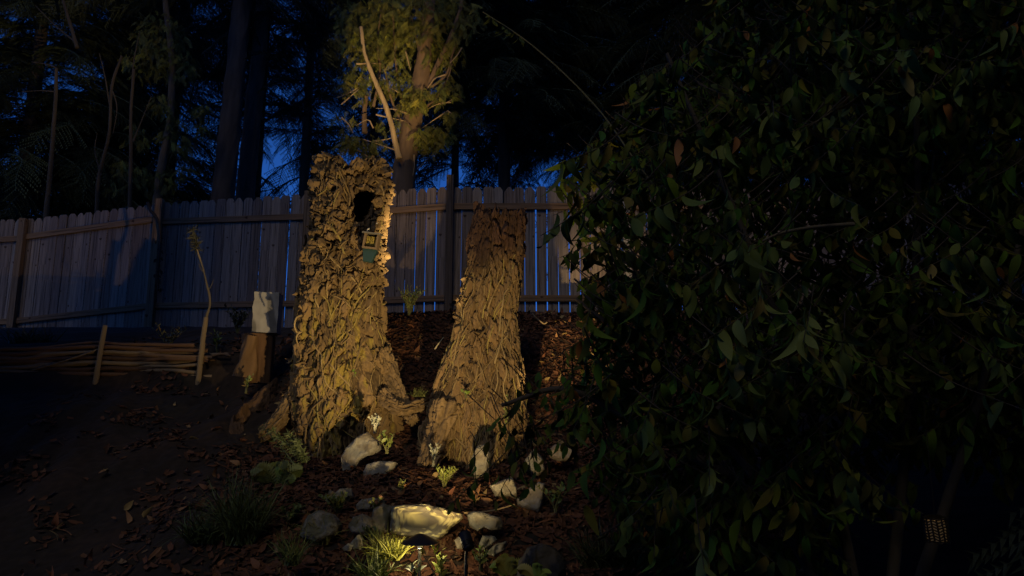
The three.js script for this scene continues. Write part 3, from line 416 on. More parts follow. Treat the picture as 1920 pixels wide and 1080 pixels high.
// ───────────────────────── mulch and fallen leaves ─────────────────────────
const groundDir = (x, d) => V(ground(x - 0.04, d, false) - ground(x + 0.04, d, false), 0.08, ground(x, d + 0.04, false) - ground(x, d - 0.04, false)).normalize();
{
  const R = rng(101), chip = (() => { const g = flakeGeo(0.030, 0.055, 0.010, R); return g; })(), chip2 = flakeGeo(0.022, 0.075, 0.012, R), twig = tube([V(0, -0.06, 0), V(0.006, 0, 0.004), V(0, 0.07, 0)], [0.004, 0.003], 4, 4);
  const lists = [[], [], []], cols = [[], [], []], tones = [[0.15, 0.060, 0.028], [0.10, 0.042, 0.022], [0.19, 0.088, 0.040], [0.06, 0.032, 0.020], [0.25, 0.155, 0.075]];
  for (let k = 0; k < 62000; k++) {
    const x = lerp(-4.6, 2.0, R()), d = lerp(3.6, 9.2, Math.pow(R(), 0.85)), up = groundDir(x, d), w = R() < 0.55 ? 0 : R() < 0.85 ? 1 : 2;
    if (x < -1.7 && R() < sstep(-1.3, -2.7, x) * 0.98 + 0.45 * nz(x * 2.1, d * 2.1, 4)) continue;
    const dir = V(R() - 0.5, (R() - 0.5) * 0.9, R() - 0.5).normalize(), s = 0.45 + R() * 0.85;
    const flat = dir.clone().addScaledVector(up, -dir.dot(up) * 0.75).normalize(), m = new THREE.Matrix4(), zz = up.clone().add(V(R() - 0.5, R() - 0.5, R() - 0.5).multiplyScalar(0.9)), xx = flat.clone().cross(zz).normalize(), z2 = xx.clone().cross(flat).normalize();
    m.makeBasis(xx, flat, z2).scale(V(s, s, s)).setPosition(spot(x, d, 0.004 + R() * 0.02)); lists[w].push(m);
    const c = tones[Math.floor(R() * R() * 5)], q = 0.52 + R() * 0.6; cols[w].push(rgb(c[0] * q, c[1] * q, c[2] * q));
  }
  instances('bark_mulch', chip, M([1, 1, 1]), lists[0], cols[0], scene).userData.label = 'reddish brown bark mulch covering the bank';
  instances('bark_mulch', chip2, M([1, 1, 1]), lists[1], cols[1], scene).userData.label = 'long shreds of bark mulch covering the bank';
  instances('twig_litter', twig, M([1, 1, 1]), lists[2], cols[2], scene).userData.label = 'small twigs scattered over the mulch';
  // dry curled leaves: thick in drifts right of the stumps and along the stones
  const lf = leafGeo(0.075, 0.042, 0.9, 0.45, 4), ml = [], cl = [], lt = [[0.30, 0.15, 0.06], [0.24, 0.09, 0.04], [0.36, 0.24, 0.09], [0.18, 0.075, 0.035]];
  for (let k = 0; k < 5200; k++) {
    const x = lerp(-3.4, 2.2, R()), d = lerp(4.1, 9.3, R()), w = 0.10 + 0.8 * sstep(0.15, 0.5, x) * sstep(6.4, 7.2, d) + 0.5 * sstep(0.9, 0.2, Math.abs(x + 0.3)) * sstep(0.5, 0.1, Math.abs(d - 5.6)) + 0.35 * sstep(-0.2, 0.2, nz(x * 1.7, d * 1.7, 6)) * sstep(5.4, 4.8, d); if (R() > w) continue;
    const s = 0.45 + R() * 0.7; ml.push(pose(spot(x, d, 0.012 + R() * 0.012), V(R() - 0.5, 0.12 + R() * 0.3, R() - 0.5), R() * 6.3, s)); const c = lt[Math.floor(R() * 4)], q = 0.7 + R() * 0.6; cl.push(rgb(c[0] * q, c[1] * q, c[2] * q));
  }
  instances('fallen_leaves', lf, M([1, 1, 1], { roughness: 0.8 }), ml, cl, scene).userData.label = 'dry curled brown and orange leaves scattered over the mulch';
  const br = (name, label, pts, r, c) => tag(mesh(name, tube(pts.map((a) => at(...a)), r, 6, 24, 0.3, 5), M(c), scene), label, 'stick');
  br('dry_stick', 'pale thin stick standing in the dark gap between the two stumps', [[815, 655, 7.0], [822, 645, 7.0], [832, 632, 7.05]], [0.009, 0.004], [0.5, 0.42, 0.26]);
  br('dry_stick', 'bent dry stick with a curl at its tip, right of the shorter stump', [[998, 588, 7.9], [1010, 600, 7.9], [1021, 607, 7.9], [1026, 604, 7.9]], [0.010, 0.006], [0.42, 0.30, 0.16]);
  br('dry_stick', 'thin brown twig lying between the oblong rock and the upright triangular rock', [[870, 962, 5.2], [920, 958, 5.22], [965, 946, 5.25]], [0.007, 0.004], [0.34, 0.24, 0.12]);
  { // bark slabs and clods slumped down the bank left of the taller stump
    const R2 = rng(57), t = [[488, 762, 6.75, 0.17], [455, 790, 6.6, 0.15], [505, 740, 6.9, 0.13], [520, 800, 6.5, 0.11], [440, 805, 6.5, 0.11]];
    t.forEach(([px, py, d, s], i) => { const p = onGround(px, py), g = rockGeo(R2, s * 0.85, s * 1.3, s * 0.4, 9, 0.2); paint(g, (x, y, z) => { const k = 1 + 0.9 * fbm(x * 22, y * 9, z * 22, 3); return [0.12 * k, 0.066 * k, 0.034 * k]; }); const m = mesh('bark_slab', g, matVC, scene, p); m.rotation.set(R2() - 0.5, R2() * 3, -0.5 + R2() * 0.3); tag(m, 'rough brown slab of rotten bark slumped on the bank beside the taller stump', 'bark', 'bark slabs slumped on the bank'); });
  }
}

// ───────────────────────── small plants ─────────────────────────
const leafM = (c, o = {}) => M(c, { roughness: 0.55, ...o });
function bladeGeo(len, w, arch) { const pos = [], idx = [], n = 6; for (let i = 0; i <= n; i++) { const t = i / n, q = w * Math.pow(1 - t, 0.6) / 2 + 0.0004, a = arch * t; pos.push(-q, len * (Math.sin(a) / arch), -len * (1 - Math.cos(a)) / arch, q, len * Math.sin(a) / arch, -len * (1 - Math.cos(a)) / arch); if (i) { const b = i * 2; idx.push(b, b - 2, b - 1, b, b - 1, b + 1); } } return geo(pos, idx); }
function grassTuft(label, px, py, n, len, w, c, seed, o = {}) {
  const R = rng(seed), p = o.p ?? onGround(px, py), t = thing('grass_tuft', label, 'grass plant', p), list = [];
  for (let k = 0; k < n; k++) { const a = R() * 6.3, b = bladeGeo(len * (0.55 + 0.6 * R()), w * (0.7 + 0.6 * R()), 0.5 + R() * 1.5); const q = 0.75 + R() * 0.5; list.push(paint(b.applyMatrix4(pose(V((R() - 0.5) * (o.wide ?? 0.08), -0.01, (R() - 0.5) * 0.08), V(Math.cos(a) * (o.lean ?? 0.5), 1, Math.sin(a) * (o.lean ?? 0.5)), R() * 6.3, 1)), ((v) => () => v)(c.map((x, i) => x * q * (i === 2 ? 0.8 + R() * 0.4 : 1))))); }
  stuff('blades', merge(list), matLeafVC, t); return t;
}
function leafyPlant(label, px, py, o) {                                  // stems with separate leaves
  const R = rng(o.seed), p = o.p ?? onGround(px, py), t = thing(o.name ?? 'leafy_plant', label, 'plant', p), stems = [], leaves = [], vars = [leafGeo(o.len, o.wid, o.droop ?? 0.3), leafGeo(o.len * 0.8, o.wid * 0.9, (o.droop ?? 0.3) * 1.6)];
  const mats = o.colors.map((c) => leafM(c));
  for (let s = 0; s < o.stems; s++) {
    const a = R() * 6.3, lean = (o.lean ?? 0.5) * (0.4 + R() * 0.8), h = o.h * (0.65 + 0.5 * R()), end = V(Math.cos(a) * lean * h, h, Math.sin(a) * lean * h), mid = end.clone().multiplyScalar(0.5).add(V(-Math.cos(a) * 0.06 * h, 0.06 * h, 0)), pts = [V((R() - 0.5) * 0.02, -0.02, (R() - 0.5) * 0.02), mid, end], curve = new THREE.CatmullRomCurve3(pts);
    stems.push(tube(pts, [o.r ?? 0.005, 0.002], 5, 10));
    for (let k = 0; k < o.per; k++) { const q = (o.from ?? 0.25) + (1 - (o.from ?? 0.25)) * (k + 0.5) / o.per, b = k * 2.4 + R(), e = V(Math.cos(b), (o.up ?? 0.7) + R() * 0.5, Math.sin(b)); leaves.push(pose(curve.getPoint(q), e, R() * 6.3, (0.65 + R() * 0.5) * (1.1 - 0.4 * q))); }
  }
  const sm = mesh('stem', merge(stems), leafM(o.stemColor ?? [0.12, 0.12, 0.04]), t);
  if (o.fine) stuff('foliage', merge(leaves.map((m, i) => paint(vars[i % 2].clone().applyMatrix4(m), ((v) => () => v)(o.colors[i % o.colors.length].map((x) => x * (0.75 + R() * 0.5)))))), matLeafVC, t);
  else leaves.forEach((m, i) => { const l = mesh('leaf', vars[i % 2], mats[i % mats.length], t); l.applyMatrix4(m); });
  return t;
}
leafyPlant('bright yellow-green bushy shrublet by itself in front of the fence between the two stumps', 765, 582, { p: at(767, 588, 8.28), seed: 1, stems: 26, per: 17, len: 0.055, wid: 0.013, h: 0.30, lean: 0.62, fine: true, from: 0.2, up: 1.2, colors: [[0.20, 0.24, 0.065], [0.16, 0.21, 0.05], [0.26, 0.28, 0.09]] });
{ // rosemary-like spikes
  const R = rng(33), t = thing('rosemary_plant', 'dark green plant with slanting bottlebrush spikes at the left foot of the taller stump', 'plant', at(560, 868, 5.95)), put = (a, b, n) => { const l = []; const A = at(...a).sub(t.position), B = at(...b).sub(t.position); l.push(tube([A, A.clone().lerp(B, 0.5).add(V(0.01, 0.01, 0)), B], [0.005, 0.002], 5, 8)); for (let k = 0; k < n; k++) { const q = k / n, c = R() * 6.3; l.push(leafGeo(0.045, 0.007, 0.2, 0.2, 3).applyMatrix4(pose(A.clone().lerp(B, q), B.clone().sub(A).normalize().multiplyScalar(0.7).add(V(Math.cos(c), Math.sin(c), Math.sin(c * 2) * 0.6)), R() * 6, 0.7 + 0.6 * R()))); } mesh('spike', merge(l), leafM([0.10, 0.13, 0.05]), t); };
  put([573, 866, 5.9], [508, 806, 5.95], 260); put([568, 862, 5.9], [540, 812, 5.9], 190); put([560, 888, 5.8], [520, 880, 5.8], 70); put([552, 872, 5.9], [492, 800, 6.05], 90); put([575, 868, 5.9], [556, 826, 5.85], 130);
}
leafyPlant('pale woolly silver-leaved plant in the gap between the stumps, above the tall pointed rock', 702, 806, { p: at(703, 808, 6.05), seed: 4, stems: 8, per: 8, len: 0.05, wid: 0.020, h: 0.12, lean: 0.6, up: 0.9, colors: [[0.50, 0.50, 0.40], [0.40, 0.42, 0.32]], stemColor: [0.3, 0.3, 0.22] });
leafyPlant('small green leafy seedling right of the tall pointed rock', 724, 846, { p: at(725, 846, 5.9), seed: 6, stems: 6, per: 6, len: 0.06, wid: 0.032, h: 0.15, lean: 0.7, colors: [[0.14, 0.17, 0.035], [0.10, 0.13, 0.03]] });
leafyPlant('pale silver-leaved plant at the foot of the shorter stump, behind the bright green plant', 812, 868, { p: at(813, 870, 5.9), seed: 7, stems: 7, per: 8, len: 0.042, wid: 0.016, h: 0.14, lean: 0.45, up: 1, colors: [[0.46, 0.46, 0.36], [0.36, 0.38, 0.28]], stemColor: [0.3, 0.3, 0.2] });
leafyPlant('bright lime-green plant of narrow leaves in the mulch just below the shorter stump', 832, 914, { p: at(832, 914, 5.62), seed: 8, stems: 14, per: 9, len: 0.062, wid: 0.016, h: 0.13, lean: 0.9, up: 1, colors: [[0.26, 0.29, 0.055], [0.20, 0.24, 0.04]] });
grassTuft('feathery green and yellow grass tuft growing over the mossy left boulder', 606, 1022, 150, 0.24, 0.007, [0.17, 0.17, 0.035], 41, { lean: 0.6 });
leafyPlant('dark green round-leaved plant trailing over the stones left of the small dim stone', 636, 962, { p: at(634, 962, 5.22), seed: 10, stems: 12, per: 6, len: 0.055, wid: 0.04, h: 0.12, lean: 1.1, colors: [[0.09, 0.12, 0.03], [0.12, 0.15, 0.035]] });
leafyPlant('yellow-green small-leaved plant at the top left corner of the long lichened rock', 703, 958, { p: at(704, 958, 5.14), seed: 12, stems: 6, per: 5, len: 0.05, wid: 0.032, h: 0.08, lean: 0.9, colors: [[0.26, 0.27, 0.06], [0.20, 0.21, 0.05], [0.32, 0.16, 0.09]] });
leafyPlant('dark low leafy plant between the round mossy stone and the ornamental grass', 696, 1012, { p: at(697, 1014, 4.88), seed: 14, stems: 8, per: 5, len: 0.05, wid: 0.03, h: 0.08, lean: 1.0, colors: [[0.08, 0.10, 0.025]] });
grassTuft('yellow-green ornamental grass with hanging blades just left of the path light', 724, 1040, 170, 0.22, 0.0075, [0.30, 0.30, 0.045], 43, { p: at(726, 1046, 4.72), lean: 0.9, wide: 0.16 });
grassTuft('green grass tuft at the bottom edge, below the yellow-green ornamental grass', 700, 1076, 120, 0.20, 0.007, [0.16, 0.20, 0.04], 44, { p: at(700, 1084, 4.5), lean: 0.9, wide: 0.14 });
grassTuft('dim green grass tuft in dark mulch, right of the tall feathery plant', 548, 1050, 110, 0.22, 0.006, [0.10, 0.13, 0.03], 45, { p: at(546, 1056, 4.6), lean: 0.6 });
leafyPlant('bright green upright leafy plant just right of the path light stem', 828, 1085, { p: at(826, 1086, 4.60), seed: 15, stems: 5, per: 9, len: 0.075, wid: 0.022, h: 0.19, lean: 0.32, up: 1.3, from: 0.1, colors: [[0.32, 0.36, 0.07], [0.26, 0.31, 0.06]] });
leafyPlant('pale grey-green broad-leaved plant at the foot of the path light', 782, 1085, { p: at(780, 1086, 4.52), seed: 16, stems: 4, per: 3, len: 0.085, wid: 0.036, h: 0.08, lean: 0.9, up: 0.8, colors: [[0.18, 0.20, 0.12], [0.14, 0.17, 0.09]] });
{ const t = thing('dry_flower_stalk', 'dry brown bent stalk with a yellow head leaning right of the path light', 'plant'); mesh('stalk', tube([[818, 1082, 4.5], [806, 1060, 4.48], [796, 1044, 4.48], [790, 1038, 4.48]].map((a) => at(...a)), [0.005, 0.004], 6, 16), M([0.30, 0.20, 0.09]), t); mesh('head', leafGeo(0.045, 0.03, 0.6, 0.5), M([0.5, 0.38, 0.06]), t).applyMatrix4(pose(at(791, 1040, 4.47), V(0.4, 1, 0.3), 1, 1)); }
function fern(label, px, py, d, seed, c, n = 7, len = 0.26) {
  const R = rng(seed), t = thing('fern', label, 'fern', at(px, py, d)); 
  for (let f = 0; f < n; f++) { const a = lerp(-1.3, 1.3, f / (n - 1)) + (R() - 0.5) * 0.3, l = len * (0.75 + R() * 0.4), tip = V(Math.sin(a) * l * 0.8, l * (0.75 - 0.3 * Math.abs(a)), (R() - 0.2) * l * 0.6), pts = [V(0, 0, 0), tip.clone().multiplyScalar(0.55).add(V(0, l * 0.14, 0)), tip], cv = new THREE.CatmullRomCurve3(pts), list = [tube(pts, [0.003, 0.0012], 4, 10)];
    for (let k = 2; k < 17; k++) for (const s of [-1, 1]) { const q = k / 17, tn = cv.getTangent(q), side = tn.clone().cross(V(0, 0.3, 1)).normalize().multiplyScalar(s); list.push(leafGeo(0.30 * l * Math.sin(Math.PI * (0.12 + 0.82 * q)) * 0.9, 0.015, 0.15, 0.15, 3).applyMatrix4(pose(cv.getPoint(q), side.addScaledVector(tn, 0.45), 0, 1))); }
    mesh('frond', merge(list), leafM(c.map((v) => v * (0.8 + R() * 0.4))), t); }
  return t;
}
fern('bright fern with ribbed fronds at the bottom edge, left of the dark rounded boulder', 950, 1080, 4.52, 3, [0.36, 0.38, 0.06], 8, 0.17);
fern('bright fern frond in front of the dark rounded boulder', 1006, 1086, 4.14, 5, [0.34, 0.36, 0.06], 3, 0.13);
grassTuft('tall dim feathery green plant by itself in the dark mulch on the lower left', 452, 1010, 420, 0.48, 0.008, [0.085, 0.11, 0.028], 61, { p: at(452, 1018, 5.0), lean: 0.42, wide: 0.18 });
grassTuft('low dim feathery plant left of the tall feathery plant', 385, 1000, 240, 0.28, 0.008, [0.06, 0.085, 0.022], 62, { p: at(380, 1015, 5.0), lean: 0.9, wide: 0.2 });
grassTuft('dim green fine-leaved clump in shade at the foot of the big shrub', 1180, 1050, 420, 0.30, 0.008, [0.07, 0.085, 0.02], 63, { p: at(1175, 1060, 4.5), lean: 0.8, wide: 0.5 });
leafyPlant('small pale-leaved plant in the dark at the right end of the woven edging', 460, 732, { p: at(461, 734, 7.1), seed: 17, stems: 5, per: 6, len: 0.06, wid: 0.026, h: 0.14, lean: 0.5, fine: true, colors: [[0.36, 0.36, 0.12], [0.24, 0.26, 0.08]] });
leafyPlant('small yellow-green seedling above the end of the woven edging, right of the stake', 406, 655, { p: at(407, 658, 8.1), seed: 18, stems: 4, per: 7, len: 0.075, wid: 0.032, h: 0.20, lean: 0.4, fine: true, colors: [[0.20, 0.23, 0.05], [0.15, 0.18, 0.04]] });
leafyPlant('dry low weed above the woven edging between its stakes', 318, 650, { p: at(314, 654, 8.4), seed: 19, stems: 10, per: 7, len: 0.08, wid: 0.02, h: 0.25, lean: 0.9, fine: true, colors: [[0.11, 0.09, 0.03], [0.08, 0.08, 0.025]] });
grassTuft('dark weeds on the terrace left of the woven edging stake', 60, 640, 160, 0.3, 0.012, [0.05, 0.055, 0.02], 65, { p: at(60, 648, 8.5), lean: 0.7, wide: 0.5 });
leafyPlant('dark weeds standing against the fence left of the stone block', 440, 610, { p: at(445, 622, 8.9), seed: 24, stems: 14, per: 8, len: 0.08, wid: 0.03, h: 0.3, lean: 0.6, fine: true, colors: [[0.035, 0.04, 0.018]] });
grassTuft('mossy grass cushion in the crook between the stumps', 786, 732, 160, 0.10, 0.005, [0.13, 0.14, 0.035], 66, { p: at(786, 742, 6.75), lean: 0.8, wide: 0.12 });
leafyPlant('small fresh green ivy shoot sprouting from the face of the shorter stump', 872, 738, { p: at(873, 742, 6.26), seed: 25, stems: 4, per: 3, len: 0.05, wid: 0.022, h: 0.05, lean: 0.9, colors: [[0.16, 0.24, 0.03]] });
leafyPlant('tiny green shoot growing from the face of the taller stump', 665, 700, { p: at(666, 702, 6.42), seed: 26, stems: 2, per: 3, len: 0.04, wid: 0.02, h: 0.035, lean: 0.7, colors: [[0.14, 0.24, 0.02]] });
leafyPlant('thin green climber on the right flank of the shorter stump', 948, 800, { p: at(949, 806, 6.2), seed: 27, stems: 2, per: 14, len: 0.035, wid: 0.016, h: 0.28, lean: 0.05, fine: true, colors: [[0.20, 0.24, 0.05]] });

leafyPlant('dark round-leaved seedling in the mulch left of the mossy left boulder', 560, 1000, { p: at(545, 985, 5.15), seed: 51, stems: 7, per: 6, len: 0.06, wid: 0.036, h: 0.12, lean: 0.9, fine: true, colors: [[0.11, 0.15, 0.035], [0.08, 0.11, 0.03]] });
leafyPlant('little green sprig between the long lichened rock and the pale slab above it', 745, 925, { p: at(750, 925, 5.45), seed: 52, stems: 5, per: 5, len: 0.045, wid: 0.022, h: 0.09, lean: 0.7, fine: true, colors: [[0.17, 0.21, 0.045]] });
fern('dim green fern in the shade below the slanting bottlebrush spikes', 520, 915, 5.75, 53, [0.10, 0.14, 0.03], 9, 0.26);
leafyPlant('low green leafy plant in the mulch between the blocky stone and the fern', 905, 1062, { p: at(902, 1064, 4.62), seed: 54, stems: 7, per: 6, len: 0.055, wid: 0.022, h: 0.10, lean: 0.9, fine: true, colors: [[0.24, 0.28, 0.05], [0.18, 0.22, 0.04]] });
leafyPlant('small dark leafy plant right of the upright triangular rock', 1040, 950, { p: at(1042, 955, 5.2), seed: 55, stems: 8, per: 6, len: 0.07, wid: 0.03, h: 0.16, lean: 0.8, fine: true, colors: [[0.08, 0.11, 0.025]] });

// ───────────────────────── lamps ─────────────────────────
{ // small black bullet spotlight, its back to the camera, aimed up at the stumps
  const t = thing('garden_spotlight', 'small black bullet spotlight among the front stones, aimed up at the stumps', 'spotlight', V(LAMP.x, LAMP.y, LAMP.z)), aim = V(-0.30, 0.72, -0.72).normalize();
  const black = M([0.014, 0.014, 0.015], { roughness: 0.5, metalness: 0.2 }), turn = new THREE.Quaternion().setFromUnitVectors(V(0, 1, 0), aim), put = (name, g, m) => { const o = mesh(name, g, m, t); o.quaternion.copy(turn); o.scale.setScalar(0.8); return o; };
  put('housing', lathe([[0.001, -0.125], [0.020, -0.124], [0.032, -0.114], [0.038, -0.095], [0.040, -0.06], [0.043, -0.055], [0.043, 0.012], [0.0405, 0.012], [0.039, -0.02], [0.001, -0.022]], 28), black);
  for (let k = 0; k < 4; k++) put('cooling_fin', lathe([[0.036, -0.105 + k * 0.012], [0.043, -0.104 + k * 0.012], [0.043, -0.101 + k * 0.012], [0.036, -0.100 + k * 0.012]], 24), black);
  put('lens', lathe([[0.001, -0.012], [0.038, -0.012], [0.038, -0.016], [0.001, -0.016]], 24), M([0.7, 0.6, 0.4], { emissive: rgb(1, 0.62, 0.24), emissiveIntensity: 3, roughness: 0.3 }));
  mesh('bracket', tube([aim.clone().multiplyScalar(-0.07), V(0.01, -0.10, 0.02), V(0.01, -0.16, 0.03)], [0.009, 0.009], 8, 14), black, t);
  mesh('stake', tube([V(0.01, -0.15, 0.03), V(0.01, -0.5, 0.03)], [0.011, 0.008], 10, 4), black, t);
  LAMP.beams.forEach(([az, el, half, I]) => {  // one lamp split into beams, some added where more light is wanted
    const a = THREE.MathUtils.degToRad(az), e = THREE.MathUtils.degToRad(el), s = new THREE.SpotLight(new THREE.Color(1, 0.71, 0.32), I, 0, THREE.MathUtils.degToRad(half), 1, 2); s.name = 'beam_light'; s.position.set(LAMP.x, LAMP.y, LAMP.z).addScaledVector(aim, -0.004);
    s.target.position.copy(s.position).add(V(Math.sin(a) * Math.cos(e), Math.sin(e), -Math.cos(a) * Math.cos(e))); s.castShadow = true; s.shadow.radius = 1.1; s.shadow.mapSize.set(2048, 2048); scene.add(s, s.target);
  });
}
{ // little path light with a wide black hat
  const b = at(786, 1100, 4.62), top = at(788, 1000, 4.62), t = thing('path_light', 'small path light with a wide black hat on a pale stem, before the lichened rock', 'path light', V(top.x, top.y, top.z));
  mesh('hat', lathe([[0.001, 0.0], [0.02, -0.004], [0.06, -0.022], [0.095, -0.040], [0.112, -0.053], [0.110, -0.056], [0.06, -0.030], [0.02, -0.016], [0.001, -0.014]], 36), M([0.012, 0.012, 0.013], { roughness: 0.5 }), t);
  mesh('diffuser', lathe([[0.001, -0.020], [0.016, -0.022], [0.020, -0.056], [0.013, -0.086], [0.001, -0.088]], 20), M([0.8, 0.8, 0.75], { emissive: rgb(1, 0.86, 0.55), emissiveIntensity: 0.12, roughness: 0.4 }), t);
  mesh('stem', lathe([[0.012, -0.088], [0.010, -0.1], [0.010, b.y - top.y - 0.1], [0.001, b.y - top.y - 0.1]], 16), M([0.25, 0.25, 0.25], { roughness: 0.5, metalness: 0.2 }), t);
  const l = new THREE.PointLight(new THREE.Color(1, 0.78, 0.40), 0.36, 0, 2); l.name = 'path_glow'; l.position.set(top.x, top.y - 0.074, top.z); l.castShadow = true; l.shadow.radius = 0.9; scene.add(l);
}
{ // woven lantern in the dark on the right
  const c = at(1755, 993, 3.3), t = thing('woven_lantern', 'small woven lantern at the lower right, with an added dim glow inside', 'lantern', c), s = 3.3 / F, r = 19 * s, h = 40 * s, strap = M([0.05, 0.035, 0.02], { roughness: 0.35, metalness: 0.5 });
  for (let j = 0; j <= 8; j++) { const y = h * (j / 8 - 0.5), pts = []; for (let k = 0; k <= 48; k++) { const a = k / 48 * 2 * Math.PI; pts.push(V(r * Math.cos(a) * (1 + 0.06 * Math.sin(a * 12 + j * Math.PI)), y + 0.004 * Math.sin(a * 6), r * Math.sin(a) * (1 + 0.06 * Math.sin(a * 12 + j * Math.PI)))); } mesh('band', tube(pts, [0.0032, 0.0032], 5, 96), strap, t); }
  for (let k = 0; k < 14; k++) { const a = k / 14 * 2 * Math.PI; mesh('upright', tube([V(r * Math.cos(a), -h / 2, r * Math.sin(a)), V(r * 1.0 * Math.cos(a + 0.1), 0, r * Math.sin(a + 0.1)), V(r * Math.cos(a + 0.2), h / 2, r * Math.sin(a + 0.2))], [0.0042, 0.0042], 5, 8), strap, t); }
  mesh('lid', lathe([[0.001, h / 2 + 0.014], [r * 0.6, h / 2 + 0.012], [r * 1.08, h / 2 + 0.002], [r * 1.08, h / 2 - 0.004], [0.001, h / 2 - 0.002]], 28), strap, t);
  mesh('added_glow_cup', lathe([[0.001, -h / 2], [r * 0.86, -h / 2 + 0.004], [r * 0.9, h / 2 - 0.008]], 28), M([0.5, 0.4, 0.28], { emissive: rgb(1, 0.62, 0.26), emissiveIntensity: 0.028, roughness: 0.25 }), t);  // glow added inside to make the weave show
  const l = new THREE.PointLight(new THREE.Color(1, 0.7, 0.35), 0.0015, 0, 2); l.position.copy(c).add(V(0, 0.0, 0)); l.castShadow = true; l.shadow.radius = 0.5; l.name = 'added_lantern_light'; scene.add(l);  // weak light added inside so the lantern is visible
  mesh('hanger', tube([V(0, h / 2 + 0.012, 0), V(0, h / 2 + 0.6, 0)], [0.002, 0.002], 5, 4), strap, t);
}
// ───────────────────────── trees behind the fence ─────────────────────────
function strip(pts, w0, w1, normal) { const pos = [], idx = []; pts.forEach((p, i) => { const t = i / (pts.length - 1), q = (pts[Math.min(i + 1, pts.length - 1)].clone().sub(pts[Math.max(0, i - 1)])).cross(normal).normalize().multiplyScalar(lerp(w0, w1, t) / 2); pos.push(p.x - q.x, p.y - q.y, p.z - q.z, p.x + q.x, p.y + q.y, p.z + q.z); if (i) { const b = i * 2; idx.push(b, b - 2, b - 1, b, b - 1, b + 1); } }); return geo(pos, idx); }
function boughGeo(seed, needle) {                                        // a drooping conifer bough about 1.5 m long, along +x
  const R = rng(seed), L = [], ax = []; for (let k = 0; k <= 8; k++) { const t = k / 8; ax.push(V(1.5 * t, 0.10 * Math.sin(t * 2) - 0.42 * t * t, 0.08 * Math.sin(t * 5 + seed))); }
  const cv = new THREE.CatmullRomCurve3(ax); L.push(tube(ax, [0.012, 0.004], 4, 10));
  for (let k = 0; k < 30; k++) {
    const t = 0.10 + 0.9 * k / 30, p = cv.getPoint(t), s = k % 2 ? 1 : -1, l = (0.48 * (1 - 0.62 * t)) * (0.7 + 0.6 * R()), e = V(0.75 + 0.3 * R(), -0.25 - 0.35 * R(), s * (0.7 + 0.3 * R())).normalize();
    const q = [p, p.clone().addScaledVector(e, l * 0.5).add(V(0, -0.02, 0)), p.clone().addScaledVector(e, l).add(V(0, -0.09 * l / 0.4, 0))];
    L.push(strip(q, 0.010, 0.004, V(0, 1, 0.3)));
    const c2 = new THREE.CatmullRomCurve3(q), n = Math.max(4, Math.round(l / 0.034));
    for (let j = 0; j < n; j++) for (const z of [-1, 1]) { const tt = (j + 0.5) / n, tn = c2.getTangent(tt), side = tn.clone().cross(V(0, 1, 0)).normalize().multiplyScalar(z * 0.85).addScaledVector(tn, 0.7).add(V(0, (R() - 0.6) * 0.5, 0)).normalize(), a = c2.getPoint(tt), b = a.clone().addScaledVector(side, needle * (0.7 + R() * 0.6)), w = tn.clone().multiplyScalar(0.013); L.push(geo([a.x - w.x, a.y, a.z - w.z, a.x + w.x, a.y, a.z + w.z, b.x, b.y, b.z], [0, 1, 2])); }
  }
  return merge(L);
}
const boughs = [boughGeo(1, 0.06), boughGeo(2, 0.075), boughGeo(3, 0.055)];
function sprayGeo(seed) {                                                // a flat, hanging spray of cedar scales about 0.45 m long, along +x
  const R = rng(seed), L = [], ax = []; for (let k = 0; k <= 5; k++) { const t = k / 5; ax.push(V(0.45 * t, -0.16 * t * t, 0.03 * Math.sin(t * 4 + seed))); } const cv = new THREE.CatmullRomCurve3(ax); L.push(strip(cv.getPoints(8), 0.010, 0.005, V(0, 1, 0)));
  for (let k = 0; k < 16; k++) { const t = 0.08 + 0.9 * k / 16, s = k % 2 ? 1 : -1, l = 0.19 * (1 - 0.65 * t) * (0.75 + 0.5 * R()), p = cv.getPoint(t), e = V(0.8, -0.45 - R() * 0.4, s * 0.75).normalize(), q = [p, p.clone().addScaledVector(e, l * 0.55), p.clone().addScaledVector(e, l).add(V(0, -0.03, 0))]; L.push(strip(q, 0.010, 0.005, V(0, 1, 0.25 * s)));
    for (let j = 1; j < 7; j++) for (const z of [-1, 1]) { const a = q[0].clone().lerp(q[2], j / 7.2), f = e.clone().add(V(0.25, -0.3 + 0.5 * (R() - 0.5), z * 0.75)).normalize(), ll = (0.04 + 0.02 * R()) * (1 - j * 0.08); L.push(strip([a, a.clone().addScaledVector(f, ll)], 0.008, 0.003, V(0.1, 1, 0.2))); } }
  return merge(L);
}
const sprays = [sprayGeo(1), sprayGeo(2), sprayGeo(5)];
const needleM = M([1, 1, 1], { roughness: 0.7 }), trunkDark = vc({ roughness: 0.95 });
function trunkGeo(pts, r0, r1, col, seed = 1, amp = 0.02, sides = 22, steps = 90) {
  const g = tube(pts, [r0, r1], sides, steps), p = g.attributes.position, n = g.attributes.normal; for (let i = 0; i < p.count; i++) { const x = p.getX(i), y = p.getY(i), z = p.getZ(i), e = amp * (nz(x * 14 + seed, y * 1.8, z * 14) + 0.6 * nz(x * 34, y * 4 + seed, z * 34)); p.setXYZ(i, x + n.getX(i) * e, y, z + n.getZ(i) * e); }
  g.computeVertexNormals(); return paint(g, (x, y, z) => { const k = 1 + 0.8 * fbm(x * 16 + seed, y * 2.2, z * 16, 3); return col.map((c) => c * k); });
}
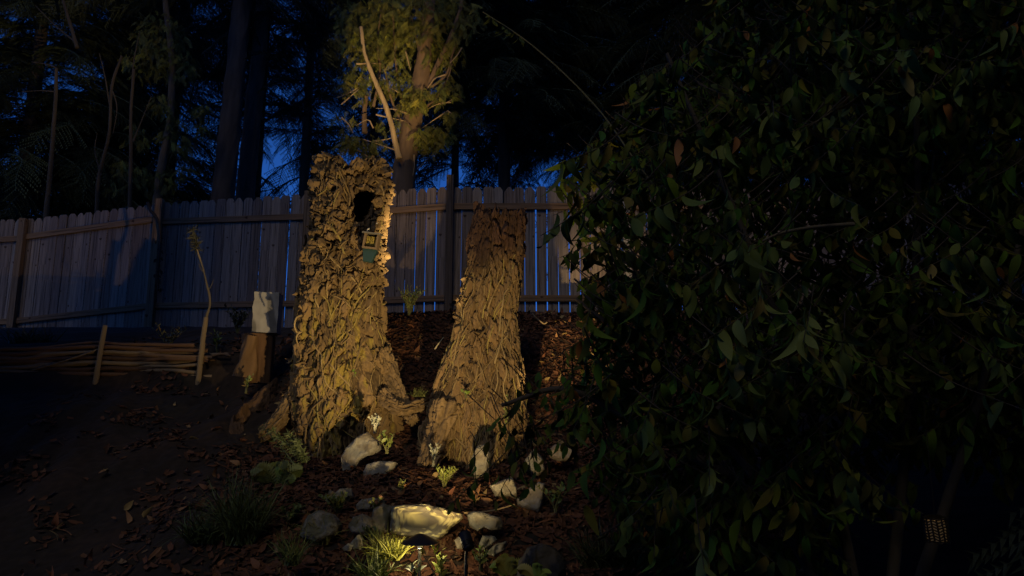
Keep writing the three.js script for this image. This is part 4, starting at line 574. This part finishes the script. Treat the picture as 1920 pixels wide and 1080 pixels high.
/** conifer with whorls of drooping boughs; o.side(a) thins the boughs by direction */
function conifer(label, px, depth, o) {
  const R = rng(o.seed), p = at(px, 540, depth), y0 = ground(p.x, depth) - 0.2, t = thing('conifer', label, 'conifer tree', V(p.x, y0, -depth)), h = o.h, lean = o.lean ?? 0;
  mesh('trunk', trunkGeo([V(0, 0, 0), V(lean * 0.3, h * 0.3, 0), V(lean * 0.7, h * 0.7, 0), V(lean, h, 0)], o.r, o.r * 0.25, o.bark ?? [0.06, 0.045, 0.035], o.seed, 0.018), trunkDark, t);
  const lists = [[], [], []], cols = [[], [], []];
  for (let k = 0; k < o.n; k++) {
    const q = Math.pow(R(), o.bias ?? 0.9), y = lerp(o.from, h * 0.98, q), a = R() * Math.PI * 2, reach = o.spread * (1 - 0.75 * y / h) * (0.75 + 0.5 * R()) + 0.3; if (o.side && R() > o.side(a, y)) continue;
    const m = Math.max(1, Math.round(reach / 0.95)), dir = V(Math.cos(a), 0, Math.sin(a));
    for (let j = 0; j < m; j++) { const d = (j + 0.15) * 0.9 * reach / m, dy = 0.15 * d - 0.10 * d * d * (o.droop ?? 1) * 0.8, w = Math.floor(R() * 3), s = (0.85 + R() * 0.6) * (o.size ?? 1); const mm = new THREE.Matrix4().makeRotationFromEuler(new THREE.Euler((R() - 0.5) * 0.9, -a + (R() - 0.5) * 0.9, -0.1 - 0.35 * (o.droop ?? 1) * j / m + (R() - 0.5) * 0.5, 'YXZ')).scale(V(s, s, s * (0.9 + 0.3 * R()))).setPosition(lean * y / h + dir.x * d, y + dy + (R() - 0.5) * 0.3, dir.z * d); lists[w].push(mm); const c = 0.6 + R() * 0.8; cols[w].push(rgb(o.color[0] * c, o.color[1] * c, o.color[2] * c)); }
  }
  lists.forEach((l, i) => l.length && instances('foliage', boughs[i], needleM, l, cols[i], t)); return t;
}
const darkG = [0.036, 0.050, 0.022], blueG = [0.026, 0.038, 0.026];
const fromFence = (d, k) => k * d;                                       // height (above the eye) of the sight line over the fence at that depth
// big trunks left of the taller stump
{
  const big = (label, px, d, wpx, seed, sideLen, side) => { const p = at(px, 540, d), y0 = ground(p.x, d) - 0.3, t = thing('fir_tree', label, 'fir tree', V(p.x, y0, -d)), r = wpx / 2 * d / F; mesh('trunk', trunkGeo([V(0, 0, 0), V(0.1, 4, 0), V(0.22, 9, 0), V(0.4, 22, 0)], r * 1.15, r * 0.55, [0.065, 0.048, 0.04], seed, 0.03, 30, 160), trunkDark, t);
    const R = rng(seed), lists = [[], [], []], cols = [[], [], []]; for (let k = 0; k < sideLen; k++) { const y = lerp(7.6, 22, Math.pow(R(), 0.8)), a = side(R), n = 2 + Math.floor(R() * 3); for (let j = 0; j < n; j++) { const w = Math.floor(R() * 3), dd = j * 0.9, s = 0.9 + R() * 0.5; lists[w].push(new THREE.Matrix4().makeRotationFromEuler(new THREE.Euler((R() - 0.5) * 0.9, -a + (R() - 0.5) * 0.7, -0.25 - 0.12 * j + (R() - 0.5) * 0.4, 'YXZ')).scale(V(s, s, s)).setPosition(Math.cos(a) * dd, y - 0.12 * dd * dd, Math.sin(a) * dd)); const c = 0.6 + 0.8 * R(); cols[w].push(rgb(blueG[0] * c, blueG[1] * c, blueG[2] * c)); } }
    lists.forEach((l, i) => l.length && instances('foliage', boughs[i], needleM, l, cols[i], t)); return t; };
  big('big dark fir trunk, left one of the pair behind the fence', 398, 14.0, 44, 301, 130, (R) => R() * 6.3);
  big('big dark fir trunk, right one of the pair behind the fence', 440, 14.8, 36, 302, 120, (R) => R() * 6.3);
}
// hemlock whose lacy boughs reach across the blue gap; the dense dark conifers on either side
const T = (label, px, d, o) => conifer(label, px, d, { h: 17, r: 0.2, n: 200, from: 2, spread: 3, color: darkG, ...o });
T('lacy dark hemlock against the blue sky between the fir trunks and taller stump', 560, 17, { seed: 401, n: 112, from: 4.6, spread: 3.4, droop: 1.1, r: 0.15, color: blueG });
T('dense black conifer at the far left edge', 20, 16, { seed: 402, n: 480, bias: 1.2, from: 1.4, spread: 3.6 });
T('dense black conifer behind the thin saplings on the left', 165, 18, { seed: 403, n: 400, bias: 1.45, from: 1.4, spread: 3.2 });
T('dense black conifer just left of the pair of fir trunks', 300, 20, { seed: 404, n: 300, bias: 1.5, from: 1.2, spread: 2.8 });
T('dark conifer filling the space right of the lit tree, behind the fence post', 945, 17, { seed: 405, n: 420, from: 6.2, spread: 3.3 });
T('dark conifer behind the right end of the fence', 1120, 19, { seed: 406, n: 400, from: 6.6, spread: 3.2 });
T('dark conifer rising behind the big shrub', 1330, 17, { seed: 407, n: 420, from: 4, spread: 3.6 });
T('black conifer at the upper right behind the big shrub', 1560, 15, { seed: 408, n: 400, from: 3, spread: 3.6 });
T('black conifer at the far right edge', 1830, 14, { seed: 409, n: 400, from: 2, spread: 3.6 });
T('tall dim conifer far behind the lit tree', 690, 24, { seed: 410, n: 120, from: 10, h: 22, spread: 3.2, color: blueG });
T('tall dim conifer far behind the pair of fir trunks', 470, 25, { seed: 411, n: 130, from: 11.5, h: 23, spread: 3.4, color: blueG });
T('tall dim conifer far behind, between the lit tree and the fence post', 850, 25, { seed: 412, n: 150, from: 8.5, h: 22, spread: 3.2, color: blueG });
T('unseen dark conifer added at the left side of the garden to block light', -1150, 4.6, { seed: 413, n: 300, from: 0.6, h: 13, spread: 2.4 });  // unseen tree, added to darken the left bank
for (const [k, px, d] of [[2, 2900, 8], [3, 3000, 5], [4, 3400, 3]]) T(['', '', 'unseen dark conifer added beyond the right edge to block sky light, level with the fence', 'unseen dark conifer added beyond the right edge to block sky light, beside the big shrub', 'unseen dark conifer added beyond the right edge to block sky light, nearest the house'][k], px, d, { seed: 420 + k, n: 260, from: 0.6, h: 15, spread: 2.6 });  // unseen trees, added to block sky light from the side
{ const c = T('unseen dark conifer added behind the viewer on the right to shade the big shrub', 960, 5, { seed: 430, n: 260, from: 4.2, h: 13, spread: 2.0 }); c.position.set(3.9, 0, 0.9); }  // unseen tree, added to shade the right part of the shrub
// thin bare saplings at the upper left
{
  const bark = (k) => [0.065 * k, 0.048 * k, 0.032 * k];
  const sap = (label, pts, w, d, seed, k, twigs) => { const t = thing('bare_sapling', label, 'sapling'), P = pts.map(([x, y]) => at(x, y, d)); mesh('trunk', trunkGeo(P, w / 2 * d / F, w / 3.4 * d / F, bark(k), seed, 0.006, 10, 60), trunkDark, t); for (const tw of twigs) mesh('branch', tube(tw.map(([x, y]) => at(x, y, d)), [0.016, 0.006], 6, 24, 0.2, seed), M(bark(k)), t); };
  sap('thin pale bare sapling furthest left, behind the fence', [[84, 430], [96, 300], [104, 190], [106, 128]], 10, 12.8, 1, 0.8, [[[106, 128], [92, 122], [60, 116]], [[102, 172], [80, 170], [40, 172]]]);
  sap('forked bare sapling with a reddish stem, second from the left behind the fence', [[180, 420], [186, 330], [205, 250], [210, 160], [228, 105]], 8, 12.6, 2, 0.7, [[[190, 330], [178, 280], [182, 250]], [[206, 200], [196, 140], [186, 100]], [[207, 160], [219, 200], [212, 250]]]);
  sap('slender straight bare sapling, third from the left behind the fence', [[243, 400], [245, 300], [246, 200], [252, 130]], 8, 12.7, 3, 0.8, [[[250, 265], [262, 235], [284, 180]], [[246, 200], [250, 120], [262, 60]]]);
  sap('thin bare trunk leaning at the top left corner', [[145, 90], [130, 40], [112, -20]], 8, 13, 5, 0.6, [[[140, 78], [100, 45], [66, 10]]]);
  sap('slender bare trunk standing in the dark at the upper right', [[1718, 290], [1716, 200], [1718, 80], [1740, -10]], 10, 6.5, 6, 0.35, [[[1718, 85], [1730, 75], [1742, 66]]]);
}
function cedarFoliage(t, R, spots, base) {                               // spots: px, py, radius px, count, depth
  const lists = [[], [], []], cols = [[], [], []], o = t.position;
  for (const [px, py, r, n, d, cy] of spots) for (let k = 0; k < n * 1.7; k++) {
    const a = R() * 6.3, q = Math.sqrt(R()) * r, p = at(px + Math.cos(a) * q, py + Math.sin(a) * q * 0.8, d + (R() - 0.5) * (r * d / F) * 1.6).sub(o), w = Math.floor(R() * 3), s = 0.25 + R() * 0.36;
    lists[w].push(new THREE.Matrix4().makeRotationFromEuler(new THREE.Euler((R() - 0.5) * 1.5, R() * 6.3, -0.25 - R() * 0.8, 'YXZ')).scale(V(s, s, s)).setPosition(p.x, p.y, p.z)); const c = 0.5 + R() * R() * 1.2; cols[w].push(rgb(base[0] * c * (1 + 0.3 * (R() - 0.5)), base[1] * c, base[2] * c));
  }
  lists.forEach((l, i) => l.length && instances('foliage', sprays[i], M([1, 1, 1], { roughness: 0.65 }), l, cols[i], t));
}
{ // the lit cedar behind the fence, with its broken pale limb
  const t = thing('cedar_tree', 'floodlit cedar tree behind the fence with a pale slanting bare limb and yellow-green foliage', 'cedar tree', V(0, 0, 0)), D = 12.0, A = (l) => l.map(([x, y, d]) => at(x, y, d ?? D)), bk = [0.15, 0.092, 0.05];
  mesh('trunk', trunkGeo(A([[748, 520], [755, 355], [766, 270], [776, 210], [790, 140], [800, 60], [808, -40], [815, -200]]), 0.225, 0.07, bk, 5, 0.022, 30, 220), matVC, t);
  mesh('limb', trunkGeo(A([[778, 225], [800, 170], [822, 118], [845, 70], [862, 20], [875, -60]]), 0.055, 0.03, bk, 6, 0.012, 14, 80), matVC, t);
  const pale = mesh('bare_limb', trunkGeo(A([[748, 297, 11.72], [742, 270, 11.7], [730, 220, 11.65], [712, 172, 11.6], [692, 125, 11.55], [682, 92, 11.5], [677, 50, 11.45]]), 0.052, 0.026, [0.36, 0.25, 0.125], 7, 0.010, 14, 80), matVC, t);
  mesh('stub', trunkGeo(A([[684, 250, 12.3], [683, 215, 12.3], [686, 180, 12.3]]), 0.05, 0.04, bk, 8, 0.01, 10, 30), matVC, t);
  const tw = [[[748, 284], [715, 272], [681, 261]], [[692, 296], [675, 284], [650, 272]], [[836, 262], [815, 285], [782, 318]], [[840, 208], [818, 222], [790, 241]], [[840, 208], [850, 218], [846, 226]], [[632, 184], [655, 174], [672, 164]], [[640, 196], [660, 178], [674, 166]], [[866, 90], [856, 105], [844, 118]], [[835, 140], [815, 148], [802, 165]], [[766, 183], [745, 172], [732, 165]], [[760, 95], [766, 118], [770, 132]], [[668, 120], [700, 119], [735, 122]], [[700, 265], [720, 262], [740, 258]], [[705, 215], [735, 222], [765, 228]], [[846, 192], [825, 194], [800, 205]], [[758, 300], [757, 320], [756, 345]], [[776, 290], [777, 310], [774, 330]], [[700, 240], [690, 225], [668, 235]], [[770, 215], [738, 205], [705, 203]], [[640, 220], [655, 235], [662, 250]], [[825, 195], [838, 192], [848, 186]]];
  for (const l of [[[772, 240], [752, 180], [742, 120], [738, 50], [735, -20]], [[782, 200], [790, 150], [784, 90], [772, 30]], [[764, 250], [735, 190], [722, 130], [716, 70]], [[800, 170], [836, 140], [852, 90], [868, 60]], [[776, 215], [812, 190], [838, 150], [848, 120]], [[700, 200], [712, 140], [708, 80], [716, 10]]]) mesh('limb', tube(A(l), [0.028, 0.010], 8, 40, 0.2, l[0][0]), M(bk), t);
  const twM = M([0.34, 0.23, 0.12]); tw.forEach((l, i) => mesh('branch', tube(A(l.map(([x, y]) => [x, y, 11.85])), [0.015, 0.004], 6, 18, 0.5, i), twM, t));
  cedarFoliage(t, rng(91), [[700, 30, 70, 150, 12], [770, 20, 70, 150, 12], [840, 30, 60, 130, 12.1], [720, 90, 45, 75, 11.9], [770, 100, 50, 70, 12.2], [830, 100, 45, 70, 12.2], [664, 150, 28, 34, 12], [700, 165, 30, 22, 12.2], [745, 150, 30, 34, 11.8], [690, 115, 40, 34, 12.2], [780, 180, 26, 30, 11.7], [835, 165, 28, 30, 11.9], [775, 190, 24, 18, 11.7], [730, 245, 40, 20, 11.9], [800, 245, 22, 18, 11.75], [822, 250, 24, 30, 11.8], [805, 270, 22, 18, 11.8], [846, 215, 10, 14, 11.8], [658, 262, 16, 34, 11.8], [684, 272, 18, 16, 11.9], [690, 290, 14, 14, 11.9], [640, 225, 26, 10, 12.2], [690, 60, 60, 90, 12.4], [730, 55, 60, 80, 12.5]], [0.16, 0.155, 0.018]);
}
{ // young cedar in the left gap, faintly lit
  const t = thing('cedar_tree', 'slim young cedar with dim yellow-green sprays, left of the pair of fir trunks', 'cedar tree', V(0, 0, 0)), D = 13.2;
  mesh('trunk', trunkGeo([[290, 430], [300, 330], [318, 230], [322, 120], [310, 0], [305, -120]].map(([x, y]) => at(x, y, D)), 0.085, 0.04, [0.09, 0.07, 0.05], 15, 0.01, 12, 80), trunkDark, t);
  cedarFoliage(t, rng(92), [[300, 60, 50, 90, D], [330, 120, 40, 60, D], [270, 110, 40, 44, D], [305, 190, 22, 26, D], [325, 225, 20, 22, D], [335, 265, 22, 34, D], [312, 250, 14, 12, D], [378, 205, 14, 16, D], [375, 235, 9, 10, D], [228, 310, 16, 12, D], [260, 330, 22, 16, D], [310, 330, 28, 24, D], [345, 320, 14, 12, D], [215, 345, 20, 10, D], [290, 345, 26, 14, D], [255, 250, 26, 10, D]], [0.12, 0.13, 0.02]);
}
// ───────────────────────── the big dark shrub on the right ─────────────────────────
{
  const R = rng(777), t = thing('leafy_shrub', 'huge dark shrub of hanging oval leaves filling the right side', 'shrub', V(1.75, ground(1.75, 3.9), -3.9)), o = t.position;
  const left = [[-200, 1420], [60, 1290], [120, 1240], [200, 1180], [290, 1085], [330, 1072], [390, 1082], [420, 1095], [470, 1105], [540, 1085], [600, 1078], [700, 1068], [760, 1075], [850, 1095], [930, 1110], [1000, 1200], [1080, 1270]], low = [[1060, 900], [1100, 950], [1200, 1010], [1300, 1060], [1500, 1085], [1600, 1010], [1660, 960], [1690, 860], [1810, 850], [1920, 900], [2100, 900]];
  const big = [leafGeo(0.115, 0.048, 0.45, 0.32, 7), leafGeo(0.13, 0.040, 0.65, 0.38, 7), leafGeo(0.10, 0.046, 0.3, 0.26, 7), leafGeo(0.14, 0.047, 0.9, 0.34, 7)];
  const tones = [[0.085, 0.120, 0.015], [0.068, 0.098, 0.014], [0.112, 0.135, 0.016], [0.056, 0.080, 0.013], [0.078, 0.125, 0.022]], all = [], twigs = [];
  const cluster = (p, n, sc = 1, down = 1, pale = 0) => { const a0 = R() * 6.3, len = 0.16 + R() * 0.14, tip = p.clone().add(V(Math.cos(a0) * len, -len * 0.5 * down, Math.sin(a0) * len)), root = p.clone().add(V(-Math.cos(a0) * 0.12, 0.10, -Math.sin(a0) * 0.12)); twigs.push(tube([root, p, tip], [0.0035, 0.0015], 4, 6));  // pale: lighter leaf colour that stands in for light on a cluster
    for (let k = 0; k < n; k++) { const q = (k + 0.5) / n, b = R() * 6.3, pp = p.clone().lerp(tip, q), w = 0.25 + R() * 0.6; all.push({ m: pose(pp, V(Math.cos(b) * w, -1.35 + R() * 0.5, Math.sin(b) * w), R() * 6.3, (0.55 + R() * 0.6) * sc), p: pp, w: Math.floor(R() * 4), c: pale ? [0.16, 0.19, 0.040].map((v) => v * (0.7 + R() * 0.6)) : R() < 0.015 ? [0.30, 0.12, 0.03] : R() < 0.03 ? [0.20, 0.15, 0.03] : tones[Math.floor(R() * 5)].map((v) => v * (0.7 + R() * 0.6)) }); } };
  let made = 0;
  for (let k = 0; k < 60000 && made < 3300; k++) {
    const d = 2.75 + 1.75 * Math.pow(R(), 0.8), x = lerp(0.15, 3.6, R()), y = EYE + lerp(-1.15, 3.1, R()), p = V(x, y, -d), [px, py] = toPixel(p), edge = table(left, py) + 26 * nz(py * 0.02, d * 3, 4) + 14;
    if (px < edge || px > 2250 || py < -260 || py > table(low, px) - 34) continue; if (y < ground(x, d) + 0.15) continue;
    if (x < 0.42 && d > 4.1) continue;
    if (nz(x * 2.4, y * 2.4, d * 2.4) + 0.35 * nz(x * 6, y * 6, d * 6) < (d > 3.7 ? -0.5 : 0.02)) continue;
    cluster(p, 4 + Math.floor(R() * 4)); made++;
  }
  // hanging ends in front, the nearest coloured lighter as if lit, and the branch that droops before the shorter stump
  for (const [px, py, d, n, s] of [[1490, 540, 2.75, 9, 1.15], [1440, 560, 2.75, 9, 1.1], [1470, 590, 2.7, 9, 1.2], [1520, 575, 2.75, 8, 1.1], [1425, 520, 2.8, 7, 1], [1355, 490, 2.85, 7, 1.1], [1375, 500, 2.85, 5, 1], [1405, 480, 2.9, 6, 1], [1330, 850, 2.9, 8, 1], [1310, 990, 2.9, 5, 1], [1085, 400, 3.6, 7, 1], [1110, 370, 3.6, 8, 1], [1100, 420, 3.6, 8, 1], [1130, 400, 3.55, 8, 1], [1205, 130, 3.7, 5, 0.9], [1225, 165, 3.7, 5, 0.9], [1235, 195, 3.7, 5, 0.9], [1660, 900, 2.8, 4, 1.1], [1905, 545, 3.2, 6, 1.1], [1915, 520, 3.2, 6, 1.1]]) cluster(at(px, py, d), n, s, 1.3, d < 3);
  for (const [px, py] of [[915, 775], [935, 770], [960, 765], [985, 740], [1000, 720], [975, 705], [1020, 690], [1035, 740], [1040, 780], [1000, 790], [975, 800], [950, 805], [930, 815], [955, 840], [985, 830], [1010, 830], [975, 860], [1000, 855], [905, 845], [925, 870], [890, 860], [960, 880], [905, 890], [1050, 820], [1060, 700]]) cluster(at(px, py, 3.95 + (R() - 0.5) * 0.1), 3, 0.85, 1.6);
  all.forEach((l) => { const [px, py] = toPixel(l.p); l.see = (px > 1000 && px < 1900 && py > 0 && py < 1080 ? 1 : 0.2) / -l.p.z * (-l.p.z < 3.3 ? 1 : 0.8); });
  all.sort((a, b) => b.see - a.see);
  const near = all.slice(0, 0), byTone = new Map(), toneMats = [...tones, [0.30, 0.12, 0.03], [0.20, 0.15, 0.03], [0.16, 0.19, 0.040]].map((c) => leafM(c, { roughness: 0.8 }));
  all.slice(0, 300).forEach((l, i) => { const m = mesh('leaf', big[l.w], toneMats[l.c[2] > 0.031 ? 7 : l.c[0] > 0.25 ? 5 : l.c[0] > 0.15 ? 6 : i % 5], t); m.applyMatrix4(l.m); m.position.sub(o); });
  for (let w = 0; w < 4; w++) { const l = all.slice(300).filter((e) => e.w === w); instances('leaves', big[w], new THREE.MeshPhysicalMaterial({ roughness: 0.85, specularIntensity: 0.35, side: THREE.DoubleSide }), l.map((e) => e.m.clone().setPosition(V().setFromMatrixPosition(e.m).sub(o))), l.map((e) => rgb(...e.c)), t); }
  stuff('twigs', merge(twigs).translate(-o.x, -o.y, -o.z), M([0.07, 0.05, 0.03]), t);
  const rel = (l) => l.map((a) => at(...a).sub(o)), stemM = M([0.075, 0.058, 0.04]);
  for (const l of [[[1640, 1300, 3.9], [1560, 900, 3.8], [1420, 500, 3.6], [1250, 100, 3.5]], [[1650, 1300, 3.9], [1700, 800, 3.8], [1720, 300, 3.7], [1690, -200, 3.6]], [[1630, 1300, 3.9], [1450, 950, 3.8], [1250, 700, 4.0], [1080, 560, 4.1]], [[1650, 1300, 3.8], [1820, 800, 3.4], [1950, 300, 3.3]], [[1480, 950, 3.85], [1250, 830, 3.95], [1060, 730, 3.98], [940, 760, 3.96]]]) mesh('stem', tube(rel(l), [0.032, 0.010], 9, 40, 0.15, l[0][0]), stemM, t);
  mesh('stem', tube(rel([[1600, 420, 3.0], [1510, 428, 2.85], [1455, 440, 2.8], [1430, 452, 2.78]]), [0.009, 0.004], 6, 20, 0.2, 3), M([0.12, 0.095, 0.06]), t);
  mesh('arching_cane', tube(rel([[1235, 360, 3.6], [1190, 300, 3.62], [1130, 215, 3.66], [1060, 140, 3.7], [985, 75, 3.75], [905, 22, 3.8]]), [0.0055, 0.003], 6, 60), M([0.16, 0.14, 0.06]), t);
  { const l = []; for (let k = 0; k < 16; k++) { const q = R(); l.push(big[k % 4].clone().applyMatrix4(pose(at(lerp(905, 985, q), lerp(24, 75, q), 3.78).sub(o), V(R() - 0.5, -1, R() - 0.5), R() * 6, 0.35 + 0.2 * R()))); } stuff('cane_leaves', merge(l), toneMats[3], t); }
}
// ───────────────────────── behind the camera: an unseen house, added to block sky light ─────────────────────────
{
  const t = thing('house', 'unseen dark house wall and roof added behind the viewer to block sky light', 'house'), wall = M([0.16, 0.145, 0.13]), frame = M([0.5, 0.5, 0.48]);
  mesh('wall', box(16, 6.2, 0.3), wall, t, V(0, 2.9, 3.2));
  const r = mesh('roof', box(17, 0.2, 6), M([0.05, 0.05, 0.05]), t, V(0, 7.1, 5.6)); r.rotation.x = -0.45;
  for (const x of [-4.5, 3.5]) { const w = mesh('window', box(1.8, 1.4, 0.06), frame, t, V(x, 2.4, 3.02)); mesh('pane', box(1.6, 1.2, 0.02), M([0.02, 0.02, 0.025], { roughness: 0.08 }), w, V(0, 0, -0.035)); }
}
camera.updateMatrixWorld();
renderer.render(scene, camera);
